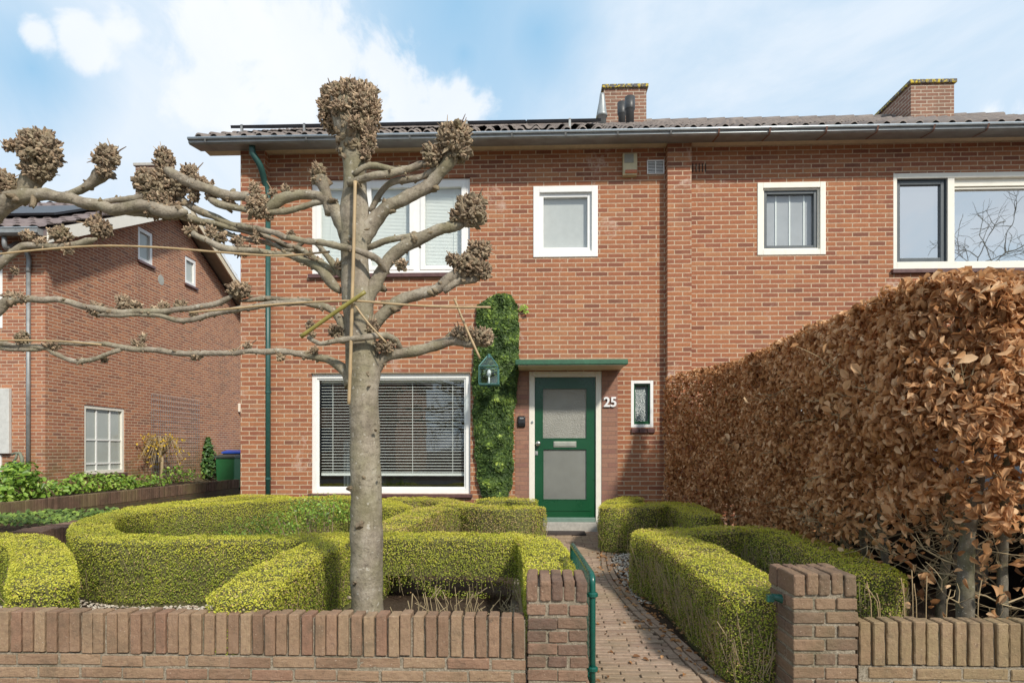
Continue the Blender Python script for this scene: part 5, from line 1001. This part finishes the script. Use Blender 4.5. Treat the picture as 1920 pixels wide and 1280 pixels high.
R1 = [
 [(672, 455, 22), (695, 420, 19), (725, 392, 15), (760, 372, 14), (800, 348, 14), (828, 322, 14), (845, 298, 16), (852, 275, 18)],
 [(694, 396, 7), (712, 365, 7.5), (735, 343, 8), (770, 335, 8), (800, 328, 8), (830, 308, 9)],
 [(652, 342, 8, -.10), (690, 333, 9, -.11), (730, 327, 9, -.08), (775, 313, 9), (806, 302, 9)],
 [(663, 328, 6, -.1), (680, 314, 7, -.10), (705, 312, 8, -.07), (740, 320, 7, -.03), (762, 322, 6)],
 [(690, 466, 7), (720, 452, 8), (750, 446, 8), (790, 441, 8), (830, 428, 8), (862, 408, 9)],
 [(680, 590, 14), (698, 545, 15), (716, 505, 15), (742, 472, 14), (772, 455, 13), (815, 436, 12), (850, 424, 12), (880, 412, 11)],
 [(540, 447, 6, -.14), (590, 455, 7, -.13), (645, 463, 8, -.13), (680, 474, 8, -.13), (708, 487, 9, -.09), (722, 510, 8, -.02)],
 [(690, 625, 14), (712, 596, 14), (742, 568, 13), (780, 553, 12), (820, 542, 12), (848, 522, 12), (875, 507, 11), (893, 492, 10)],
 [(832, 546, 9), (862, 528, 9), (890, 524, 9), (900, 515, 9)],
 [(684, 712, 20), (705, 685, 15), (735, 663, 12), (775, 658, 12), (815, 648, 12), (848, 636, 12), (885, 642, 12), (910, 640, 10)],
 [(577, 632, 5, -.14), (600, 642, 6, -.14), (645, 637, 7, -.14), (690, 632, 8, -.13), (735, 634, 8, -.06), (757, 655, 8, 0)]]
L1 = [
 [(655, 445, 22), (636, 405, 17), (612, 373, 13), (575, 366, 10), (540, 370, 12), (515, 382, 12), (497, 398, 12)],
 [(620, 400, 12), (610, 360, 13), (600, 338, 15), (596, 330, 16)],
 [(612, 376, 7), (570, 386, 7), (525, 398, 7), (480, 396, 7), (440, 388, 8), (405, 380, 9), (392, 372, 9)],
 [(500, 372, 8), (470, 370, 9), (430, 366, 10), (395, 356, 10), (360, 343, 11), (330, 332, 13), (310, 318, 17)],
 [(327, 360, 10, .06), (350, 382, 9, .06), (385, 400, 8, .06), (430, 418, 8, .06), (490, 432, 8, .0), (545, 448, 7, -.06)],
 [(332, 402, 9, .05), (380, 415, 7, .05), (430, 425, 6, .05), (480, 440, 6, .05), (530, 455, 6, .05), (580, 478, 7), (630, 515, 10)],
 [(338, 406, 6, .08), (400, 426, 6, .08), (450, 445, 6, .08), (500, 456, 6, .08), (545, 466, 6, .08), (590, 500, 8, .03), (635, 540, 10)],
 [(362, 438, 7, -.05), (388, 452, 8, -.05), (420, 465, 9, -.05), (465, 472, 8, -.05), (520, 474, 7, -.04), (560, 484, 8, -.03), (600, 505, 10, -.02), (640, 550, 13)],
 [(500, 452, 5, .03), (545, 470, 5, .03), (580, 452, 6, .02), (612, 475, 7, .02), (640, 520, 9)],
 [(655, 640, 18), (635, 598, 10), (610, 577, 8), (560, 568, 7), (510, 570, 7), (460, 580, 7), (400, 590, 7), (345, 600, 7), (300, 592, 6), (240, 590, 6), (185, 590, 7)],
 [(585, 563, 5, .04), (540, 561, 6, .04), (490, 562, 6, .04), (450, 568, 5, .04)],
 [(662, 720, 20), (648, 696, 11), (620, 677, 9), (580, 665, 8), (535, 659, 8), (480, 658, 7), (430, 662, 7), (370, 663, 7), (310, 658, 7), (240, 653, 7), (180, 645, 6), (110, 645, 6)],
 [(228, 655, 6), (195, 669, 6), (155, 677, 6), (115, 668, 6), (90, 655, 6)]]
for b in R1 + L1: limb(t1, b)
for a in [(852, 268, 66, 76), (812, 294, 42, 46), (882, 396, 58, 60), (855, 408, 24, 34), (898, 470, 50, 34), (878, 498, 60, 44), (850, 488, 26, 22), (905, 508, 34, 34), (752, 498, 22, 20), (905, 632, 44, 34), (868, 626, 46, 28), (722, 650, 34, 28), (698, 614, 24, 30), (580, 612, 14, 20), (585, 628, 10, 12), (630, 622, 28, 24), (660, 455, 24, 16)]: knob(t1, *a, -.05 if a[0] < 760 else -.01)
for a in [(598, 330, 30, 46), (485, 388, 44, 44), (478, 358, 20, 30), (500, 402, 24, 24), (536, 356, 16, 18), (512, 362, 14, 14), (636, 500, 16, 24), (480, 446, 12, 26), (545, 440, 14, 12), (592, 490, 26, 14), (455, 470, 40, 22), (412, 446, 28, 22), (396, 436, 20, 24), (358, 434, 24, 20), (445, 452, 24, 16), (448, 545, 46, 32), (590, 658, 12, 14), (527, 670, 16, 12), (465, 650, 16, 12), (368, 668, 24, 16), (440, 660, 14, 12)]: knob(t1, *a)
t0 = thing('pollard_tree', 'thick knobbed pollard tree at the left photo edge with limbs reaching right', 'tree', (T(-150, 1140).x, YT, gz(YT)), 'espaliered pollard trees in a row')
limb(t0, [(-150, 1215, 50), (-150, 1000, 44), (-148, 800, 42), (-146, 600, 42), (-140, 480, 44), (-130, 400, 40), (-125, 330, 36), (-125, 240, 36)], 'trunk', n=24, jit=.05, step=.05); knob(t0, -125, 200, 130, 120)
L0_ = [
 [(-130, 470, 28), (-60, 425, 26), (-10, 392, 26), (30, 372, 20), (70, 366, 15), (110, 368, 13), (165, 380, 13), (215, 391, 13), (265, 386, 12), (310, 396, 14), (350, 400, 13)],
 [(35, 378, 18, .05), (55, 350, 22, .05), (68, 322, 28, .05), (72, 300, 30, .05)],
 [(-20, 360, 10, .05), (30, 352, 10, .05), (60, 345, 9, .05), (85, 338, 10, .05)],
 [(110, 372, 8, .1), (140, 360, 9, .1), (170, 345, 11, .1), (192, 325, 16, .1), (196, 300, 18, .1)],
 [(185, 382, 6), (215, 374, 7), (250, 371, 8), (285, 362, 9)],
 [(190, 386, 8, .05), (240, 395, 9, .05), (290, 404, 9, .05), (340, 402, 9, .05)],
 [(-60, 540, 14), (-20, 515, 12), (8, 490, 10), (32, 466, 9), (65, 460, 8), (110, 461, 8), (150, 455, 8), (182, 446, 8)],
 [(-40, 600, 12), (-5, 585, 11), (15, 565, 10), (35, 562, 9), (75, 561, 8), (125, 565, 8), (170, 575, 8), (220, 584, 8), (290, 585, 7), (340, 580, 7), (400, 572, 7), (440, 556, 7)],
 [(-60, 645, 7), (0, 644, 7), (30, 648, 7), (60, 650, 7), (95, 652, 8)], [(-60, 654, 6), (0, 653, 6), (40, 655, 6), (80, 656, 7)],
 [(-100, 300, 14), (-40, 330, 13), (-8, 350, 18)], [(-10, 385, 18), (5, 360, 22), (10, 345, 20)]]
for b in L0_: limb(t0, b)
for a in [(75, 285, 76, 84), (68, 320, 56, 40), (48, 290, 26, 40), (22, 275, 34, 22), (202, 295, 42, 46), (196, 322, 32, 26), (183, 300, 18, 18), (8, 350, 46, 52), (-5, 330, 30, 30), (308, 300, 36, 46), (308, 326, 40, 40), (285, 345, 66, 52), (300, 375, 62, 34), (330, 352, 46, 40), (318, 395, 50, 34), (355, 325, 32, 34), (370, 345, 34, 30), (362, 365, 22, 34), (392, 352, 18, 26), (395, 368, 22, 20), (428, 378, 24, 16), (288, 400, 40, 20), (185, 408, 10, 20),
          (190, 430, 42, 34), (172, 418, 24, 16), (115, 440, 34, 32), (128, 468, 18, 18), (100, 436, 20, 16), (50, 442, 26, 18), (78, 456, 26, 18), (28, 508, 12, 10), (25, 556, 40, 14), (45, 562, 34, 14), (182, 582, 34, 26), (178, 575, 14, 18), (232, 570, 28, 34), (250, 574, 34, 20), (308, 580, 24, 30), (292, 582, 18, 16), (338, 572, 24, 20), (362, 590, 12, 10), (42, 635, 26, 28), (98, 650, 32, 16), (258, 645, 24, 12), (268, 632, 10, 12), (150, 678, 10, 8), (195, 674, 12, 10)]: knob(t0, *a, .03 if a[0] > 150 else 0)
# bamboo canes tied to the tree
def cane(label, pts, r, mat, dy=-.13, n=8):
    P = []
    for p in pts: q = T(p[0], p[1], dy + (p[2] if len(p) > 2 else 0)); P.append((q.x, q.y, q.z))
    S_ = smoothline(P, .03); rr = [r * (1 + (.16 if i % 9 == 0 else 0)) for i in range(len(S_))]; o = MB().tube([p[:3] for p in S_], rr, n).obj('bamboo_cane', M[mat], None, smooth=True); return tag(o, label, 'bamboo cane', 'bamboo canes tied to the trees')
cane('upright flat tan bamboo cane tied to the front of the trunk', [(666, 340, .02), (663, 470), (660, 570), (657, 680), (654, 758)], .0105, 'cane', -.15)
cane('long thin horizontal tan cane crossing the trunk towards the ivy', [(355, 586), (430, 579), (540, 569), (655, 564), (740, 570), (830, 575), (920, 576)], .0065, 'cane', -.18)
cane('thick green bamboo cane slanting up across the trunk', [(564, 631), (625, 588), (685, 547)], .0125, 'caneg', -.19)
cane('short pale split cane slanting down right from the trunk cross', [(664, 570), (690, 605), (724, 642)], .006, 'cane', -.16)
cane('short leaning cane tied to the horizontal cane left of the ivy', [(852, 560), (870, 605), (890, 650), (900, 672)], .007, 'cane', -.1)
cane('long horizontal tan cane across the neighbour gable', [(-120, 490), (0, 476), (90, 467), (190, 461), (300, 464), (400, 472), (480, 478), (540, 479), (618, 472)], .0065, 'cane', -.10)
cane('lower thin tan cane running over the neighbour house corner', [(-120, 640), (0, 638), (60, 638), (120, 640), (190, 646)], .006, 'cane', -.05)
# ---------------------------------------------------------------- beech hedge
BX0, BX1, BY0, BY1 = 2.12, 2.95, 3.36, 8.45
bh = thing('beech_hedge', 'tall brown leaved beech hedge running from the right front wall to the house', 'hedge', (2.6, 3.6, gz(3.6)))
def btop(x, y): return 2.09 + .035 * mnoise.noise((x * 2, y * 2, 0)) + .03 * mnoise.noise((x * 7, y * 7, 5))
trunks = []; m = None; yk = BY0 + .05
pos_ = [(2.43, 3.70, .042), (2.66, 3.74, .026), (2.93, 3.86, .042), (3.3, 3.7, .04)]
y = 4.15
while y < 8.4: pos_.append((2.5 + rng.normal(0, .06), y, rng.uniform(.018, .032))); y += .34
tw = MB(); allP = []
for (x, y, r) in pos_:
    z0 = gz(y) - .05; pts = [(x, y, z0), (x + rng.normal(0, .02), y, z0 + .35), (x + rng.normal(0, .03), y + rng.normal(0, .03), z0 + .8), (x + rng.normal(0, .05), y + rng.normal(0, .05), z0 + 1.3), (x + rng.normal(0, .06), y, 1.9)]
    S_ = smoothline(pts, .06); MB().tube([p[:3] for p in S_], [r * (1.15 - .6 * i / len(S_)) * (1 + .12 * mnoise.noise((i * .5, x, y))) for i in range(len(S_))], 12, jit=.1).obj('trunk', M['beechbark'], bh, smooth=True)
    nb2 = 26 if y < 5.5 else 14
    for k in range(nb2):
        z = z0 + rng.uniform(.25 if y < 5 else .4, 1.9); a = rng.uniform(0, 6.28); L = rng.uniform(.25, .6); d = Vector((math.cos(a) * .8, math.sin(a), rng.uniform(-.1, .5))).normalized(); p = Vector((x, y, z)); prev = p; seg = [p]; 
        for q in range(5): d = (d + Vector(rng.normal(0, .28, 3))).normalized(); prev = prev + d * L / 5; seg.append(prev.copy())
        tw.tube(seg, [.006, .005, .004, .003, .0022, .0015], 4, cap=False)
        for q in seg[2:]:
            for _ in range(2):
                e = (d + Vector(rng.normal(0, .7, 3))).normalized(); l2 = rng.uniform(.06, .18); tw.tube([q, q + e * l2 * .5 + Vector(rng.normal(0, .01, 3)), q + e * l2], [.0025, .002, .0012], 3, cap=False); allP.append(q + e * l2)
big = MB(); big.tube(smoothline([(2.95, 3.88, -.10), (3.1, 3.86, .06), (3.3, 3.85, .22), (3.55, 3.9, .5)], .06), .03, 10, jit=.1); big.tube(smoothline([(2.66, 3.74, -.12), (2.8, 3.75, -.04), (2.93, 3.8, -.02)], .05), .025, 10, jit=.1); big.obj('branch', M['beechbark'], bh, smooth=True)
tw.obj('twigs', M['twig'], bh, recalc=False)
# leaves: two faces, the top, the end, and the loose inside
def samp(n, fx, fy, fz): return np.stack([fx(n), fy(n), fz(n)], 1)
u_ = rng.uniform; sets = []
def zr(n, lo, y): return lo + (2.08 - lo) * rng.random(n)
n = 30000; yy = BY0 + (BY1 - BY0) * rng.random(n) ** 1.15; zz = .1 + 1.98 * rng.random(n); xx = BX0 + np.abs(rng.normal(0, .07, n)) + np.clip((zz - 1.75), 0, 1) * .18 - .30 * np.clip((yy - 6.9), 0, 1.5) ; sets.append((np.stack([xx, yy, zz], 1), np.tile([-1., -.3, .35], (n, 1))))
n = 5200; sets.append((np.stack([u_(BX0, 3.9, n), BY0 + np.abs(rng.normal(0, .07, n)), .05 + 2.03 * rng.random(n)], 1), np.tile([-.1, -1., .35], (n, 1))))
n = 6500; a = u_(BX0 + .03, BX1, n); b = u_(BY0, BY1, n); sets.append((np.stack([a, b, np.array([btop(p, q) for p, q in zip(a, b)]) - np.abs(rng.normal(0, .035, n))], 1), np.tile([-.2, -.2, 1.], (n, 1))))
n = 2200; a = u_(BX1, 4.3, n); b = u_(BY0, 4.4, n); sets.append((np.stack([a, b, np.array([btop(p, q) for p, q in zip(a, b)]) - np.abs(rng.normal(0, .04, n))], 1), np.tile([0., -.3, 1.], (n, 1))))
n = 26000; sets.append((np.stack([u_(BX0 + .08, BX1, n), u_(BY0 + .05, BY1, n), u_(.15, 2.02, n)], 1), rng.normal(0, 1, (n, 3)) + np.array([-.4, -.4, .3])))
P = np.concatenate([s_[0] for s_ in sets]); Nn = np.concatenate([s_[1] for s_ in sets])
hgt = P[:, 2] - np.array([gz(y) for y in P[:, 1]]); near = np.clip((6.3 - P[:, 1]) / 2.6, 0, 1); lo = .20 + .58 * near; cl = np.array([mnoise.noise((p[0] * 2.6, p[1] * 2.6, p[2] * 3.2)) for p in P])
prob = np.clip((hgt - lo) / .45, .0, 1) + .07 * (near > .2) * (hgt > .35); prob = np.where(hgt < .12, 0, prob); thin = np.clip(1 - near * .55 * np.clip((1.75 - hgt) / .8, 0, 1), 0, 1)
keep = rng.random(len(P)) < prob * thin * np.clip(1 + cl * 1.1 * (.25 + .75 * near), .12, 1.2); P, Nn, cl = P[keep], Nn[keep], cl[keep]
cz_ = np.clip(BY0 + .45 - P[:, 1], 0, .45); dx_ = np.clip(BX0 + .5 - P[:, 0], 0, .5); P[:, 0] += cz_ ** 2 * 1.1 * (P[:, 0] < BX0 + .4); P[:, 2] -= .25 * cz_ ** 2 * 2
P[:, 0] += .11 * np.array([mnoise.noise((p[1] * 1.7, p[2] * 1.9, 8)) for p in P]) * np.clip((7 - P[:, 1]) / 3, .3, 1)
P[:, 0] += .05 * np.array([mnoise.noise((p[1] * 3, p[2] * 3, 2)) for p in P])
sz = rng.uniform(.03, .058, len(P)) * np.clip(1.22 - .1 * (P[:, 1] - 3.4), 1, 1.25); tb = np.clip(rng.normal(.52, .27, len(P)) + cl * .25, 0, 1); h_ = len(P) // 3; ix = rng.permutation(len(P))
CURL = ([(a, b * .62, c * 2.2 + .55 * a * a - .1) for a, b, c in BEECH[0]], BEECH[1]); TWIST = ([(a, b * .85, c * 1.2 + .5 * a * b - .3 * a * a) for a, b, c in BEECH[0]], BEECH[1])
for q_, tm_ in ((ix[:h_], BEECH), (ix[h_:2 * h_], CURL), (ix[2 * h_:], TWIST)): leaves('dry_leaves', P[q_], Nn[q_], sz[q_], *tm_, M['beech'], bh, .8, tb[q_], .7)
A = np.array(allP); A = A[(rng.random(len(A)) < np.where(A[:, 2] > .75, .6, .10)) & (A[:, 2] > .3)]; leaves('twig_leaves', A, rng.normal(0, 1, A.shape) + np.array([-.3, -.6, .2]), rng.uniform(.05, .085, len(A)), *BEECH, M['beech'], bh, .4, rng.uniform(.2, 1, len(A)), 1.0)
# pale stalks sticking up behind the right wall
m = MB()
for pc, h in ((1665, .12), (1640, .14), (1702, .16), (1713, .20), (1697, .13), (1735, .17), (1768, .10), (1828, .15), (1655, .08), (1722, .13)): p = U(pc, 1140, Y=3.42); lx_ = rng.normal(0, .03); m.tube([(p.x, p.y, -.2), (p.x + lx_ * .5, p.y, p.z + h * .3), (p.x + lx_, p.y, p.z + h)], .0026, 5)
tag(m.obj('cut_stalks', M['cane']), 'pale cut plant stalks rising behind the right front wall', 'plant stalks', kind='stuff')
# ---------------------------------------------------------------- dark car on the drive beyond the hedge
car = thing('parked_car', 'black parked car half hidden behind the beech hedge', 'car', (4.2, 6.2, -.1)); cx0, cx1, cy0, cy1 = 3.35, 5.1, 4.3, 8.3; gz_ = -.1
body = [(cy0, .25), (cy0 - .02, .62), (cy0 + .12, .82), (cy0 + 1.0, .95), (cy0 + 1.65, 1.38), (cy1 - 1.2, 1.40), (cy1 - .35, 1.0), (cy1, .92), (cy1 + .02, .3), (cy1 - .1, .2), (cy0 + .1, .18)]
MB().prism([(a, b + gz_) for a, b in body], 'x', cx0, cx1).obj('body', M['carpaint'], car, bevel=.07, seg=3)
for s1, x in ((0, cx0 - .004), (1, cx1 + .004)): MB().add([(x, cy0 + 1.25, .97 + gz_), (x, cy1 - .6, 1.0 + gz_), (x, cy1 - 1.25, 1.32 + gz_), (x, cy0 + 1.72, 1.32 + gz_)], [(0, 1, 2, 3)]).obj('side_window', M['solar'], car, recalc=False)
for yy_ in (cy0 + .75, cy1 - .75):
    for x in (cx0 - .01, cx1 - .19):
        w_ = MB().tube([(x, yy_, .32 + gz_), (x + .2, yy_, .32 + gz_)], .32, 24).obj('wheel', M['tyre'], car, bevel=.02); MB().tube([(x - .005 if x < 4 else x + .2, yy_, .32 + gz_), (x + .02 if x < 4 else x + .206, yy_, .32 + gz_)], .2, 20).obj('rim', M['leadgrey'], w_)
for x in (cx0 + .15, cx1 - .45): MB().box(x, x + .3, cy0 - .03, cy0 + .05, .6 + gz_, .72 + gz_).obj('headlight', M['lglass'], car, bevel=.02)
# ---------------------------------------------------------------- other side of the street (seen in the window panes)
oh = thing('terraced_house', 'dark brick terraced house across the street with tiled roof', 'house', (-18, -20, 0))
m = MB(); m.box(-34, -7.6, -26, -17, -.4, 5.4); m.obj('wall', M['brick2'], oh); MB().prism([(-16.6, 5.3), (-21.5, 8.6), (-26.4, 5.3)], 'x', -34.4, -7.2).obj('roof', M['tile2'], oh)
for k in range(5):
    for z in (1.0, 3.4): o = MB().box(-32 + k * 4.6, -29.6 + k * 4.6, -17.02, -16.94, z, z + 1.3).obj('window', M['greysash2'], oh); MB().box(-31.9 + k * 4.6, -29.7 + k * 4.6, -16.935, -16.93, z + .1, z + 1.2).obj('pane', M['solar'], o)
def bare_tree(label, x, y, h, seed):
    r_ = np.random.default_rng(seed); t = thing('bare_tree', label, 'tree', (x, y, -.2), 'bare street trees'); tr = MB(); cr = MB()
    def grow(p, d, L, r, lv):
        seg = [p]; q = p.copy(); dd = d.copy(); k = 5
        for i in range(k): dd = (dd + Vector(r_.normal(0, .16, 3))).normalized(); q = q + dd * L / k; seg.append(q.copy())
        (tr if lv == 0 else cr).tube(seg, [r * (1 - .45 * i / k) for i in range(k + 1)], 6 if lv < 2 else 4, cap=False)
        if lv < 6:
            for c in range(3 if lv < 3 else 4): e = (dd + Vector(r_.normal(0, .62, 3))).normalized(); grow(seg[-1 - (c % 3)], e, L * r_.uniform(.6, .8), r * .60, lv + 1)
    grow(Vector((x, y, -.2)), Vector((0, 0, 1)), h * .30, h * .013, 0); tr.obj('trunk', M['bark'], t); cr.obj('crown', M['bark'], t, recalc=False)
bare_tree('tall bare street tree standing across the road', 19.0, -9, 17, 3); bare_tree('smaller bare tree near the terraced house corner', -3.2, -15.5, 7.5, 5)

# ---------------------------------------------------------------- fallen leaves and crumbs on the ground
n = 900; ly = rng.uniform(2.9, 8.3, n); lx = np.array([RE(y) for y in ly]) + rng.normal(.02, .09, n); k = n // 2; lx[k:] = rng.uniform(-4.5, 3.3, n - k); ly[k:] = rng.uniform(3.35, 4.6, n - k)
P = np.stack([lx, ly, [gz(y) + .004 for y in ly]], 1); o = leaves('fallen_leaves', P, np.tile([0., 0., 1.], (n, 1)), rng.uniform(.012, .045, n), *BEECH, M['beech'], None, .25, rng.uniform(0, .7, n)); tag(o, 'scattered dry brown leaves along the path edge and wall foot', 'leaf litter', kind='stuff')
